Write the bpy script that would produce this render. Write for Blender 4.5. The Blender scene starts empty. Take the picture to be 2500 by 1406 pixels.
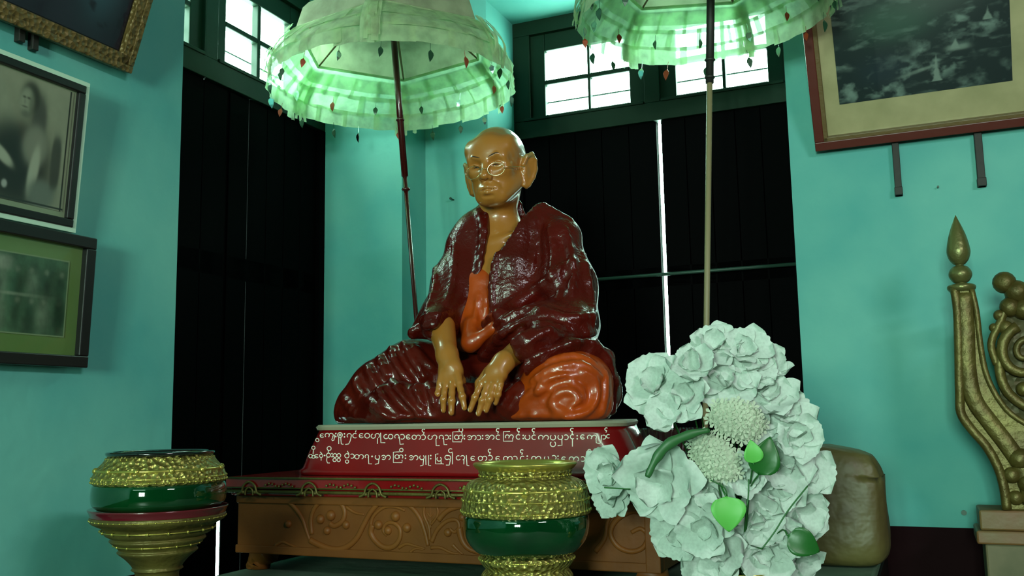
import bpy, bmesh, math, random
import numpy as np
from mathutils import Vector, Matrix, noise as mnoise
from math import sin, cos, pi, radians, tan, atan2, hypot, sqrt

sc = bpy.context.scene
COL = sc.collection

# ------------------------------------------------------------------ camera
F_PX, PITCH, ROLL = 2300.0, radians(7.75), radians(1.03)
CAM = np.array([0.0, 0.0, 1.5])
_f = np.array([0, cos(PITCH), sin(PITCH)]); _u = np.array([0, -sin(PITCH), cos(PITCH)]); _r = np.array([1.0, 0, 0])
CR = cos(ROLL) * _r - sin(ROLL) * _u
CU = sin(ROLL) * _r + cos(ROLL) * _u
cd = bpy.data.cameras.new('camera'); cam = bpy.data.objects.new('camera', cd); COL.objects.link(cam)
cd.sensor_width = 36.0; cd.lens = 36.0 * F_PX / 2500.0; cd.clip_start = 0.02; cd.clip_end = 200
m = Matrix.Identity(4)
for i in range(3):
    m[i][0] = CR[i]; m[i][1] = CU[i]; m[i][2] = -_f[i]; m[i][3] = CAM[i]
cam.matrix_world = m
sc.camera = cam

# ------------------------------------------------------------------ world, lights, exposure
sc.view_settings.view_transform = 'Standard'; sc.view_settings.look = 'None'
sc.view_settings.gamma = 1.0; sc.view_settings.use_curve_mapping = False
sc.view_settings.exposure = 1.02
sc.cycles.use_denoising = True
sc.cycles.max_bounces = 8; sc.cycles.diffuse_bounces = 4; sc.cycles.glossy_bounces = 4
sc.cycles.transmission_bounces = 6; sc.cycles.transparent_max_bounces = 12
sc.cycles.caustics_reflective = False; sc.cycles.caustics_refractive = False
sc.cycles.sample_clamp_indirect = 4.0

WORLD_COL, WORLD_STR = (0.60, 1.0, 0.82), 15.0
w = bpy.data.worlds.new('daylight'); sc.world = w; w.use_nodes = True
bg = w.node_tree.nodes['Background']; bg.inputs[0].default_value = (*WORLD_COL, 1); bg.inputs[1].default_value = WORLD_STR

# room axes: wall_left runs along DL (away from camera), wall_right along DR
AZ = radians(23.5)
DL = np.array([sin(AZ), cos(AZ), 0.0]); DR = np.array([cos(AZ), -sin(AZ), 0.0])
NL = DR; NR = -DL                       # normals pointing into the room
CORNER = np.array([-0.386, 4.2, 0.0])
ZUP = np.array([0, 0, 1.0])

def area_light(name, loc, target, sx, sy, power, color, portal=False):
    l = bpy.data.lights.new(name, 'AREA'); l.shape = 'RECTANGLE'; l.size = sx; l.size_y = sy
    l.energy = power; l.color = color
    o = bpy.data.objects.new(name, l); COL.objects.link(o)
    o.location = loc; d = Vector(target) - Vector(loc)
    o.rotation_euler = d.to_track_quat('-Z', 'Y').to_euler()
    if portal:
        l.cycles.is_portal = True
    return o

# strip lamps on the ceiling of the hall, behind and to the right of the viewer
area_light('hall_tube_light', (-1.55, -0.9, 2.75), (0.1, 2.8, 1.5), 1.2, 0.12, 9, (0.62, 1.0, 0.74))
area_light('hall_tube_light', (1.7, -0.9, 2.95), (0.1, 2.8, 1.5), 0.8, 0.12, 24, (0.88, 0.92, 0.90))
# daylight entering by the rear window
area_light('rear_window_daylight', (-1.78, -4.32, 2.05), (-0.2, 2.6, 1.6), 1.0, 1.0, 200, (0.70, 1.0, 0.80))
def wall_pt(side, s, off, z):
    p = CORNER + (-DL if side == 'L' else DR) * s + (NL if side == 'L' else NR) * off
    return (p[0], p[1], z)
# portals: they emit nothing, they only tell the renderer where daylight enters
for side, s, off, wd in (('R', 0.962, -0.36, 1.25), ('L', 0.90, -0.46, 1.25)):
    a = wall_pt(side, s, off, 3.13); b = wall_pt(side, s, off + 1.0, 3.13)
    area_light('window_portal', a, b, wd, 0.6, 1, (1, 1, 1), portal=True)

# ------------------------------------------------------------------ helpers
def ray(x, y):
    v = _f + (x - 1250) / F_PX * CR - (y - 703) / F_PX * CU
    return v / v[1]
def at(x, y, Y):                       # point seen at pixel (x, y) at depth Y
    return CAM + ray(x, y) * Y
def hit(x, y, P, n):
    v = ray(x, y); t = ((np.asarray(P) - CAM) @ n) / (v @ n)
    return CAM + v * t

def srgb(r, g, b):
    f = lambda c: (c / 255 / 12.92) if c / 255 <= 0.04045 else ((c / 255 + 0.055) / 1.055) ** 2.4
    return (f(r), f(g), f(b))

MATS = {}
def mat(name, color, rough=0.5, metal=0.0, bump=None, coat=0.0, vary=None, spec=0.5, emit=None, coat_rough=0.08):
    """bump=(scale, strength, distance, kind); vary=(scale, second colour, amount)"""
    if name in MATS: return MATS[name]
    mt = bpy.data.materials.new(name); mt.use_nodes = True
    nt = mt.node_tree; N = nt.nodes; L = nt.links; b = N['Principled BSDF']
    b.inputs['Base Color'].default_value = (*color, 1); b.inputs['Roughness'].default_value = rough
    b.inputs['Metallic'].default_value = metal; b.inputs['Specular IOR Level'].default_value = spec
    b.inputs['Coat Weight'].default_value = coat; b.inputs['Coat Roughness'].default_value = coat_rough
    tc = N.new('ShaderNodeTexCoord')
    if vary:
        nz = N.new('ShaderNodeTexNoise'); nz.inputs['Scale'].default_value = vary[0]; nz.inputs['Detail'].default_value = 5
        L.new(tc.outputs['Object'], nz.inputs['Vector'])
        rp = N.new('ShaderNodeValToRGB'); rp.color_ramp.elements[0].position = 0.35; rp.color_ramp.elements[1].position = 0.7
        rp.color_ramp.elements[0].color = (*color, 1)
        c2 = [color[i] * (1 - vary[2]) + vary[1][i] * vary[2] for i in range(3)]
        rp.color_ramp.elements[1].color = (*c2, 1)
        L.new(nz.outputs['Fac'], rp.inputs['Fac']); L.new(rp.outputs['Color'], b.inputs['Base Color'])
    if bump:
        kind = bump[3] if len(bump) > 3 else 'noise'
        if kind == 'voronoi':
            nz = N.new('ShaderNodeTexVoronoi'); out = nz.outputs['Distance']
        elif kind == 'wave':
            nz = N.new('ShaderNodeTexWave'); nz.inputs['Distortion'].default_value = 4; out = nz.outputs['Fac']
        else:
            nz = N.new('ShaderNodeTexNoise'); nz.inputs['Detail'].default_value = 3; out = nz.outputs['Fac']
        nz.inputs['Scale'].default_value = bump[0]
        L.new(tc.outputs['Object'], nz.inputs['Vector'])
        bm_ = N.new('ShaderNodeBump'); bm_.inputs['Strength'].default_value = bump[1]; bm_.inputs['Distance'].default_value = bump[2]
        L.new(out, bm_.inputs['Height']); L.new(bm_.outputs['Normal'], b.inputs['Normal'])
        if coat: L.new(bm_.outputs['Normal'], b.inputs['Coat Normal'])
    if emit:
        b.inputs['Emission Color'].default_value = (*emit[0], 1); b.inputs['Emission Strength'].default_value = emit[1]
    MATS[name] = mt
    return mt

def cloth_mat(name, color, trans, amt=0.5, vary=None, low=0.62, gauze=0.0):
    if name in MATS: return MATS[name]
    mt = bpy.data.materials.new(name); mt.use_nodes = True
    nt = mt.node_tree; N = nt.nodes; L = nt.links; N.clear()
    out = N.new('ShaderNodeOutputMaterial'); mx = N.new('ShaderNodeMixShader'); mx.inputs[0].default_value = amt
    d = N.new('ShaderNodeBsdfDiffuse'); t = N.new('ShaderNodeBsdfTranslucent')
    d.inputs[0].default_value = (*color, 1); t.inputs[0].default_value = (*trans, 1)
    tc = N.new('ShaderNodeTexCoord'); nz = N.new('ShaderNodeTexNoise'); nz.inputs['Scale'].default_value = vary or 30; nz.inputs['Detail'].default_value = 6
    L.new(tc.outputs['Object'], nz.inputs['Vector'])
    for sh, c in ((d, color), (t, trans)):
        rp = N.new('ShaderNodeValToRGB'); rp.color_ramp.elements[0].position = 0.3; rp.color_ramp.elements[1].position = 0.6
        rp.color_ramp.elements[0].color = (*[k * low for k in c], 1); rp.color_ramp.elements[1].color = (*c, 1)
        L.new(nz.outputs['Fac'], rp.inputs['Fac']); L.new(rp.outputs['Color'], sh.inputs[0])
    L.new(d.outputs[0], mx.inputs[1]); L.new(t.outputs[0], mx.inputs[2])
    if gauze:
        m2 = N.new('ShaderNodeMixShader'); m2.inputs[0].default_value = gauze; tr = N.new('ShaderNodeBsdfTransparent')
        L.new(mx.outputs[0], m2.inputs[1]); L.new(tr.outputs[0], m2.inputs[2]); L.new(m2.outputs[0], out.inputs[0])
    else: L.new(mx.outputs[0], out.inputs[0])
    MATS[name] = mt
    return mt

def obj(name, verts, faces, material, parent=None, smooth=False, bevel=0.0, sub=0):
    me = bpy.data.meshes.new(name)
    me.from_pydata([tuple(map(float, v)) for v in verts], [], [tuple(map(int, f)) for f in faces]); me.update()
    if material: me.materials.append(material)
    o = bpy.data.objects.new(name, me); COL.objects.link(o)
    if smooth: me.polygons.foreach_set('use_smooth', [True] * len(me.polygons))
    if bevel:
        bv = o.modifiers.new('bevel', 'BEVEL'); bv.width = bevel; bv.segments = 2; bv.limit_method = 'ANGLE'
    if sub:
        s_ = o.modifiers.new('sub', 'SUBSURF'); s_.levels = sub; s_.render_levels = sub
    if parent: attach(o, parent)
    return o
def attach(o, parent):
    o.parent = parent
    o.matrix_parent_inverse = parent.matrix_world.inverted() if parent.type == 'EMPTY' else Matrix.Identity(4)
def empty(name, loc, label, cat, group=None):
    o = bpy.data.objects.new(name, None); COL.objects.link(o); o.location = tuple(map(float, loc)); o.empty_display_size = 0.05
    o.matrix_world = Matrix.Translation(Vector(tuple(map(float, loc))))
    tag(o, label, cat, group); return o
def tag(o, label=None, cat=None, group=None, kind=None):
    if label: o['label'] = label
    if cat: o['category'] = cat
    if group: o['group'] = group
    if kind: o['kind'] = kind
    return o

class MB:
    def __init__(s): s.v = []; s.f = []
    def add(s, V, Fc):
        k = len(s.v); s.v += [tuple(map(float, p)) for p in V]; s.f += [tuple(i + k for i in q) for q in Fc]
    def box(s, c, ax, ay, az):
        """centre and three half-axis vectors"""
        c, ax, ay, az = map(np.asarray, (c, ax, ay, az))
        V = [c + i * ax + j * ay + k * az for i in (-1, 1) for j in (-1, 1) for k in (-1, 1)]
        s.add(V, [(0, 1, 3, 2), (4, 6, 7, 5), (0, 4, 5, 1), (2, 3, 7, 6), (0, 2, 6, 4), (1, 5, 7, 3)])
    def tube(s, pts, r, n=10, cap=True, flat=None):
        """flat=(axis vector, factor): squash the section along that axis"""
        P = [np.asarray(p, float) for p in pts]; R = r if hasattr(r, '__len__') else [r] * len(P)
        ref = np.array([0.13, 0.37, 0.92]); V = []; prev = None
        for i, p in enumerate(P):
            t = P[min(i + 1, len(P) - 1)] - P[max(i - 1, 0)]; t = t / (np.linalg.norm(t) + 1e-12)
            if prev is None:
                a = np.cross(t, ref); a /= np.linalg.norm(a) + 1e-12
            else:
                a = prev - t * (prev @ t); a /= np.linalg.norm(a) + 1e-12
            prev = a; b = np.cross(t, a)
            for k in range(n):
                q = (a * cos(2 * pi * k / n) + b * sin(2 * pi * k / n)) * R[i]
                if flat is not None: q = q - flat[0] * (q @ flat[0]) * (1 - flat[1])
                V.append(p + q)
        Fc = [(i * n + k, i * n + (k + 1) % n, (i + 1) * n + (k + 1) % n, (i + 1) * n + k) for i in range(len(P) - 1) for k in range(n)]
        if cap:
            Fc.append(tuple(range(n))[::-1]); Fc.append(tuple((len(P) - 1) * n + k for k in range(n)))
        s.add(V, Fc)
    def lathe(s, prof, c, n=64, lobes=0, amp=0.0):
        V = []
        for r, z in prof:
            for k in range(n):
                a = 2 * pi * k / n; rr = r * (1 + amp * abs(cos(lobes * a / 2))) if lobes else r
                V.append((c[0] + rr * cos(a), c[1] + rr * sin(a), c[2] + z))
        Fc = [(i * n + k, i * n + (k + 1) % n, (i + 1) * n + (k + 1) % n, (i + 1) * n + k) for i in range(len(prof) - 1) for k in range(n)]
        Fc.append(tuple(range(n))[::-1]); Fc.append(tuple((len(prof) - 1) * n + k for k in range(n)))
        s.add(V, Fc)
    def ball(s, c, r, n=10, sc_=(1, 1, 1)):
        V = []; c = np.asarray(c, float)
        for i in range(n + 1):
            th = pi * i / n
            for k in range(2 * n):
                a = pi * k / n
                V.append(c + r * np.array([sin(th) * cos(a) * sc_[0], sin(th) * sin(a) * sc_[1], cos(th) * sc_[2]]))
        w_ = 2 * n
        s.add(V, [(i * w_ + k, (i + 1) * w_ + k, (i + 1) * w_ + (k + 1) % w_, i * w_ + (k + 1) % w_) for i in range(n) for k in range(w_)])
    def prism(s, poly, direction):
        """poly: planar 3D points; extruded along direction"""
        n = len(poly); d = np.asarray(direction); V = [np.asarray(p) for p in poly] + [np.asarray(p) + d for p in poly]
        s.add(V, [tuple(range(n)), tuple(range(2 * n - 1, n - 1, -1))] + [(i, i + n, (i + 1) % n + n, (i + 1) % n) for i in range(n)])
    def build(s, name, material, parent=None, smooth=False, bevel=0.0, sub=0, **kw):
        o = obj(name, s.v, s.f, material, parent, smooth, bevel, sub)
        bm = bmesh.new(); bm.from_mesh(o.data); bmesh.ops.recalc_face_normals(bm, faces=bm.faces); bm.to_mesh(o.data); bm.free()
        if smooth: o.data.polygons.foreach_set('use_smooth', [True] * len(o.data.polygons))
        if kw: tag(o, **kw)
        return o

def smooth_path(pts, n=6):
    """Catmull-Rom through points (any dimension)"""
    P = [np.asarray(p, float) for p in pts]; out = []
    for i in range(len(P) - 1):
        p0 = P[max(i - 1, 0)]; p1 = P[i]; p2 = P[i + 1]; p3 = P[min(i + 2, len(P) - 1)]
        for k in range(n):
            t = k / n
            out.append(0.5 * (2 * p1 + (p2 - p0) * t + (2 * p0 - 5 * p1 + 4 * p2 - p3) * t * t + (3 * p1 - p0 - 3 * p2 + p3) * t ** 3))
    out.append(P[-1]); return out

# ------------------------------------------------------------------ materials
M_WALL = mat('turquoise_limewash', (0.165, 0.48, 0.415), 0.75, bump=(14, 0.25, 0.01), vary=(2.6, (0.09, 0.37, 0.35), 0.9), spec=0.2)
M_DADO = mat('dark_maroon_paint', (0.010, 0.001, 0.002), 0.7, bump=(20, 0.2, 0.01), spec=0.08)
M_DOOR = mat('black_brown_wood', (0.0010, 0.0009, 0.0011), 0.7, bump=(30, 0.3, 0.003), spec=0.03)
M_GREENWOOD = mat('dark_green_wood', (0.004, 0.018, 0.008), 0.5, bump=(30, 0.2, 0.003), spec=0.2)
M_SKIN = mat('bronze_skin_lacquer', (0.36, 0.135, 0.022), 0.32, coat=0.5, coat_rough=0.10, bump=(55, 0.12, 0.004), spec=0.5)
M_SHAVEN = mat('shaven_scalp_lacquer', (0.28, 0.17, 0.05), 0.35, coat=0.6, bump=(55, 0.12, 0.004))
M_ROBE = mat('maroon_lacquer', (0.080, 0.0045, 0.0025), 0.22, coat=0.25, coat_rough=0.08, bump=(95, 0.38, 0.006), vary=(6, (0.045, 0.004, 0.002), 0.9), spec=0.3)
M_ROBE2 = mat('maroon_fold_lacquer', (0.065, 0.004, 0.002), 0.22, coat=0.25, coat_rough=0.08, bump=(50, 0.35, 0.006), vary=(6, (0.11, 0.009, 0.004), 0.8), spec=0.3)
M_ORANGE = mat('orange_lacquer', (0.42, 0.055, 0.003), 0.30, coat=0.25, bump=(40, 0.25, 0.006), vary=(8, (0.24, 0.028, 0.002), 0.8))
M_PLINTH = mat('red_gloss_paint', (0.20, 0.003, 0.004), 0.22, coat=0.35, bump=(12, 0.12, 0.01), vary=(5, (0.14, 0.005, 0.006), 0.8))
M_LEDGE = mat('worn_grey_ledge', (0.28, 0.25, 0.17), 0.5, bump=(40, 0.3, 0.003))
M_LETTER = mat('white_lettering', (0.95, 0.93, 0.80), 0.6)
M_GOLD = mat('embossed_gold', (0.30, 0.245, 0.060), 0.36, metal=0.65, bump=(95, 1.0, 0.008, 'voronoi'))
M_GOLDS = mat('smooth_gold', (0.48, 0.40, 0.085), 0.28, metal=0.75, bump=(45, 0.2, 0.004))
M_OLDGOLD = mat('aged_gilding', (0.15, 0.12, 0.028), 0.45, metal=0.45, bump=(45, 0.5, 0.008), vary=(12, (0.07, 0.045, 0.01), 0.8))
M_GLASS = mat('deep_green_glaze', (0.001, 0.045, 0.010), 0.05, coat=1.0, coat_rough=0.02, vary=(7, (0.001, 0.012, 0.004), 0.9))
M_BLACKGL = mat('black_glaze', (0.006, 0.008, 0.007), 0.12, coat=0.8)
M_WOOD = mat('carved_teak', (0.20, 0.066, 0.013), 0.45, bump=(30, 0.35, 0.004), vary=(5, (0.12, 0.032, 0.006), 0.8), spec=0.2)
M_DWOOD = mat('dark_wood', (0.010, 0.009, 0.006), 0.6, bump=(30, 0.3, 0.004))
M_FLOOR = mat('floor_tiles', (0.10, 0.09, 0.07), 0.4, vary=(3, (0.06, 0.05, 0.04), 0.8))
M_CEIL = mat('ceiling_boards', (0.05, 0.12, 0.09), 0.8)
M_REAR = mat('dark_low_bounce_wall', (0.045, 0.035, 0.022), 0.7, bump=(20, .3, .004))  # unseen walls, darkened like the ceiling to cut teal reflections
M_BAMBOO = mat('dark_red_lacquered_bamboo', (0.045, 0.004, 0.003), 0.25, coat=0.5)
M_POLE = mat('pale_bamboo', (0.26, 0.21, 0.11), 0.5, bump=(30, 0.3, 0.003))
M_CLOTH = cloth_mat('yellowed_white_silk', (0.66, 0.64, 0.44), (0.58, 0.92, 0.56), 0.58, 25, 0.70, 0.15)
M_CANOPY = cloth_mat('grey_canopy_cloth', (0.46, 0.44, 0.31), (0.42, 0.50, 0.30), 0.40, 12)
M_PETAL = cloth_mat('white_silk_petal', (0.60, 0.68, 0.62), (0.50, 0.64, 0.50), 0.20, 9, 0.85)
M_FLORET = cloth_mat('cream_silk_floret', (0.56, 0.62, 0.48), (0.4, 0.5, 0.35), 0.15, 9, 0.8)
M_LEAF = mat('dark_green_leaf', (0.012, 0.10, 0.015), 0.4, bump=(40, 0.3, 0.003))
M_LEAF2 = mat('pale_green_leaf', (0.10, 0.42, 0.07), 0.5, bump=(40, 0.3, 0.003))
M_IRON = mat('painted_iron', (0.03, 0.07, 0.05), 0.45, metal=0.3)
M_TINSEL = mat('mirror_foil', (0.75, 0.85, 0.9), 0.12, metal=1.0)
M_REDFOIL = mat('red_brown_foil', (0.30, 0.045, 0.015), 0.35, metal=0.3)
M_GREENFOIL = mat('green_foil', (0.02, 0.07, 0.035), 0.35, metal=0.3)
M_PANE = None

# ------------------------------------------------------------------ room shell
ZC = 3.95
DADO = 1.088
def wall_box(mb, side, s0, s1, z0, z1, o0, o1):
    T = -DL if side == 'L' else DR; Nn = NL if side == 'L' else NR
    c = CORNER + T * (s0 + s1) / 2 + Nn * (o0 + o1) / 2 + ZUP * (z0 + z1) / 2
    mb.box(c, T * abs(s1 - s0) / 2, Nn * abs(o1 - o0) / 2, ZUP * abs(z1 - z0) / 2)
TH = 0.52
LO = (0.214, 1.545); RO = (0.316, 1.607); ZT = 3.38
LWALL, RWALL = 8.0, 7.0
for side, O_, W_, nm in (('L', LO, LWALL, 'wall_left'), ('R', RO, RWALL, 'wall_right')):
    mb = MB()
    lo = -TH if side == 'R' else 0.0
    wall_box(mb, side, lo, O_[0], DADO, ZC, 0, -TH)
    wall_box(mb, side, O_[0], O_[1], ZT, ZC, 0, -TH)
    wall_box(mb, side, O_[1], W_, DADO, ZC, 0, -TH)
    mb.build(nm, M_WALL, kind='structure')
    mb = MB()
    wall_box(mb, side, lo, O_[0], 0, DADO, 0.0, -TH)
    wall_box(mb, side, O_[1], W_, 0, DADO, 0.0, -TH)
    mb.build('baseboard_left' if side == 'L' else 'baseboard_right', M_DADO, kind='structure')

# walls, floor and ceiling behind the viewer close the room; a small barred window lights it
PB = CORNER - DL * LWALL                 # end of wall_left
PRr = CORNER + DR * RWALL                # end of wall_right
PX = CORNER - DL * LWALL + DR * RWALL
mb = MB()
# wall parallel to wall_right (behind viewer), with a 3 x 2 pane window
def seg_wall(mb, A, T, Nn, s0, s1, z0, z1, t=0.3):
    c = A + T * (s0 + s1) / 2 - Nn * t / 2 + ZUP * (z0 + z1) / 2
    mb.box(c, T * (s1 - s0) / 2, Nn * t / 2, ZUP * (z1 - z0) / 2)
ws, we, wz0, wz1 = 1.6, 2.6, 1.55, 2.55
seg_wall(mb, PB, DR, DL, -TH, ws, 0, ZC); seg_wall(mb, PB, DR, DL, we, RWALL + .3, 0, ZC)
seg_wall(mb, PB, DR, DL, ws, we, 0, wz0); seg_wall(mb, PB, DR, DL, ws, we, wz1, ZC)
mb.build('wall_rear', M_REAR, kind='structure')
mb = MB()
for i in range(1, 3): seg_wall(mb, PB, DR, DL, ws + (we - ws) * i / 3 - .05, ws + (we - ws) * i / 3 + .05, wz0, wz1, .08)
seg_wall(mb, PB, DR, DL, ws, we, (wz0 + wz1) / 2 - .05, (wz0 + wz1) / 2 + .05, .06)
mb.build('window_3', M_GREENWOOD, kind='structure')
cw = PB + DR * (ws + we) / 2 + ZUP * 2.05
area_light('window_portal', tuple(cw - DL * .2), tuple(cw + DL), 1.0, 1.0, 1, (1, 1, 1), portal=True)
mb = MB(); seg_wall(mb, PRr, -DL, -DR, -TH, LWALL + .3, 0, ZC); mb.build('wall_side', M_REAR, kind='structure')
def slab(name, z, t, material):
    m_ = MB(); A, B, Cc, D = (p + (0, 0, 0) for p in (CORNER, PRr, PX, PB))
    e = TH - 0.02
    A = CORNER + DL * e - DR * e; B = PRr + DL * e + DR * .3; Cc = PX - DL * .3 + DR * .3; D = PB - DL * .3 - DR * e
    poly = [np.array([p[0], p[1], z]) for p in (A, B, Cc, D)]
    m_.prism(poly, (0, 0, t)); m_.build(name, material, kind='structure')
slab('floor', -0.1, 0.1, M_FLOOR); slab('ceiling', ZC, 0.12, M_CEIL)

# doorways: casing with two transom sashes above, two plank leaves below
def doorway(side, O_, rec, cols, gap, gapw, idx, thin=False, zrail0=2.80, zrail1=2.885, top=3.38):
    T = -DL if side == 'L' else DR
    mb = MB()                                             # casing
    mid = (cols[1][1] + cols[2][0]) / 2
    fo, bo = -rec, -rec - 0.07
    wall_box(mb, side, O_[0], O_[1], zrail0, zrail1, fo, bo)
    wall_box(mb, side, O_[0], O_[1], top - 0.07, top, fo, bo)
    wall_box(mb, side, mid - 0.035, mid + 0.035, zrail1, top - .07, fo, bo)
    wall_box(mb, side, O_[0], cols[0][0] - 0.07, zrail1, top - .07, fo, bo)
    wall_box(mb, side, cols[3][1] + 0.07, O_[1], zrail1, top - .07, fo, bo)
    jb = MB(); wall_box(jb, side, O_[0], O_[0] + 0.04, 0, zrail0, fo, bo); wall_box(jb, side, O_[1] - 0.04, O_[1], 0, zrail0, fo, bo)
    jb.build('trim_%d' % (idx + 2), M_DOOR, kind='structure')
    wall_box(mb, side, O_[0] + .05, mid - .04, zrail1 - .002, zrail1 + 0.012, fo + .006, fo - .02)
    wall_box(mb, side, mid + .04, O_[1] - .04, zrail1 - .002, zrail1 + 0.012, fo + .006, fo - .02)
    mb.build('trim_%d' % idx, M_GREENWOOD, bevel=0.003, kind='structure')
    for k, (a, b) in enumerate(((cols[0], cols[1]), (cols[2], cols[3]))):   # sash with 2 x 2 openings
        mb = MB(); z0, z1 = 2.905, 3.225; zm = 3.068
        s0, s1 = a[0] - 0.09, b[1] + 0.09
        f2, b2 = -rec - 0.02, -rec - 0.055
        wall_box(mb, side, s0, a[0], zrail1, top - .07, f2, b2); wall_box(mb, side, b[1], s1, zrail1, top - .07, f2, b2)
        wall_box(mb, side, a[0], b[1], zrail1, z0 + .004, f2, b2); wall_box(mb, side, a[0], b[1], z1, top - .07, f2, b2)
        wall_box(mb, side, a[1], b[0], z0, z1, f2, b2)
        wall_box(mb, side, a[0], a[1], zm - .011, zm + .011, f2, b2); wall_box(mb, side, b[0], b[1], zm - .011, zm + .011, f2, b2)
        so = mb.build('window_%d' % (1 if side == 'R' else 2) if k == 0 else 'window_%d' % (4 if side == 'R' else 5), M_GREENWOOD, bevel=0.004, kind='structure')
        rb = MB()
        q0 = CORNER + T * s0 + (NL if side == 'L' else NR) * (-rec - .075) + ZUP * 2.985
        q1 = CORNER + T * s1 + (NL if side == 'L' else NR) * (-rec - .075) + ZUP * 2.985
        rb.tube([q0, q1], 0.004, 8)
        rb.build('security_bar', M_IRON, so)
    # leaves
    lw0, lw1 = O_[0] + .04, O_[1] - .04
    lv = []
    for (a, b) in ((lw0, gap - gapw / 2), (gap + gapw / 2, lw1)):
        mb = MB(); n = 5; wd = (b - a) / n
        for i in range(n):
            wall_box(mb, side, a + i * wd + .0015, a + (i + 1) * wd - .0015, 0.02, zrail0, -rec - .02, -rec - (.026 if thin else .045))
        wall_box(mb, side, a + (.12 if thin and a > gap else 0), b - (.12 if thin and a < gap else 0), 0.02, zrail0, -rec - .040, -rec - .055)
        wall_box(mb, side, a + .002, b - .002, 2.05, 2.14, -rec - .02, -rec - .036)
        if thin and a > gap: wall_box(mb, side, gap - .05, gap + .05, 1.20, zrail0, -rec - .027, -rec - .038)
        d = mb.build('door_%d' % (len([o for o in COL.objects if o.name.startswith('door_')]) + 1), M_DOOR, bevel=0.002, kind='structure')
        lv.append(d)
    return lv
RC = [(0.472, 0.684), (0.697, 0.885), (1.10, 1.305), (1.32, 1.50)]
LC = [(0.46, 0.655), (0.675, 0.87), (1.07, 1.27), (1.29, 1.47)]
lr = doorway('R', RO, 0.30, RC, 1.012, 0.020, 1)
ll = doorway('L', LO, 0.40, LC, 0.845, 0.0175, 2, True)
mb = MB(); z = 2.10
mb.tube([wall_pt('R', 0.62, -0.285, z), wall_pt('R', 1.60, -0.285, z)], 0.008, 8)
tag(mb.build('security_bar', M_IRON, smooth=True), 'thin dark iron bar across the black right hand double door', 'bar')

# nails and battens on the walls
def nail(p, n, label, r=0.006, L=0.03):
    mb = MB(); p = np.array(p); n = np.asarray(n)
    mb.tube([p - n * 0.01, p + n * L], [r * .5, r * .5], 8); mb.tube([p + n * L, p + n * (L + .004)], r, 10)
    mb.build('nail', M_IRON, smooth=False, label=label, cat='nail')
nail(hit(1108, 488, CORNER, NR), NR, 'dark nail in the right wall just left of the statue head')
nail(hit(2290, 458, CORNER, NR), NR, 'small dark nail below the landscape picture on the right wall', .004, .015)
nail(hit(2353, 1250, CORNER, NR), NR, 'dark stud in place of a hole low on the right wall beside the gilded throne', .009, .02)  # stud modelled where the wall has a hole
for x0, y0, x1, y1, W2, lab in ((2185, 340, 2195, 480, .012, 'left wooden batten under the big landscape picture'), (2383, 318, 2399, 458, .013, 'right wooden batten under the big landscape picture')):
    a = hit(x0, y0, CORNER, NR); b = hit(x1, y1, CORNER, NR); s = ((a + b) / 2 - CORNER) @ DR
    mb = MB(); wall_box(mb, 'R', s - W2, s + W2, b[2], a[2] + .02, 0, .03)
    wall_box(mb, 'R', s - W2 * 1.15, s + W2 * 1.15, b[2], b[2] + .03, 0, .036)
    mb.build('batten', M_DWOOD, bevel=.002, label=lab, cat='batten', group='battens under the landscape picture')
for x0, y0, x1, y1, lab in ((40, 74, 43, 106, 'left wooden peg between the stacked pictures on the left wall'), (74, 84, 75, 126, 'right wooden peg between the stacked pictures on the left wall')):
    a = hit(x0, y0, CORNER, NL); b = hit(x1, y1, CORNER, NL); s = ((a + b) / 2 - CORNER) @ (-DL)
    mb = MB(); wall_box(mb, 'L', s - .009, s + .009, b[2], a[2] + .03, 0, .02)
    mb.build('wooden_peg', M_DWOOD, bevel=.002, label=lab, cat='peg', group='pegs on the left wall')

# ------------------------------------------------------------------ framed pictures
def vnoise(u, v, seed=0, fu=1.0, fv=1.0):
    out = np.zeros_like(u); amp = 1.0; tot = 0; rng = np.random.default_rng(seed)
    for k in range(5):
        n = 3 * 2 ** k + 2; N1, N2 = int(n * fu) + 1, int(n * fv) + 1; g = rng.random((N1 + 2, N2 + 2))
        x = u * n * fu; y = v * n * fv; i = np.clip(x.astype(int), 0, N1); j = np.clip(y.astype(int), 0, N2)
        fx = x - i; fy = y - j; fx = fx * fx * (3 - 2 * fx); fy = fy * fy * (3 - 2 * fy)
        out += amp * ((g[i, j] * (1 - fx) + g[i + 1, j] * fx) * (1 - fy) + (g[i, j + 1] * (1 - fx) + g[i + 1, j + 1] * fx) * fy)
        tot += amp; amp *= 0.6
    return out / tot
def paint_mat():
    if 'printed_picture' in MATS: return MATS['printed_picture']
    mt = bpy.data.materials.new('printed_picture'); mt.use_nodes = True
    N = mt.node_tree.nodes; L = mt.node_tree.links; b = N['Principled BSDF']
    a = N.new('ShaderNodeVertexColor'); a.layer_name = 'Col'; L.new(a.outputs[0], b.inputs['Base Color'])
    b.inputs['Roughness'].default_value = 0.5; b.inputs['Specular IOR Level'].default_value = .3; b.inputs['Coat Weight'].default_value = 0.35; b.inputs['Coat Roughness'].default_value = 0.03
    MATS['printed_picture'] = mt; return mt
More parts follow.
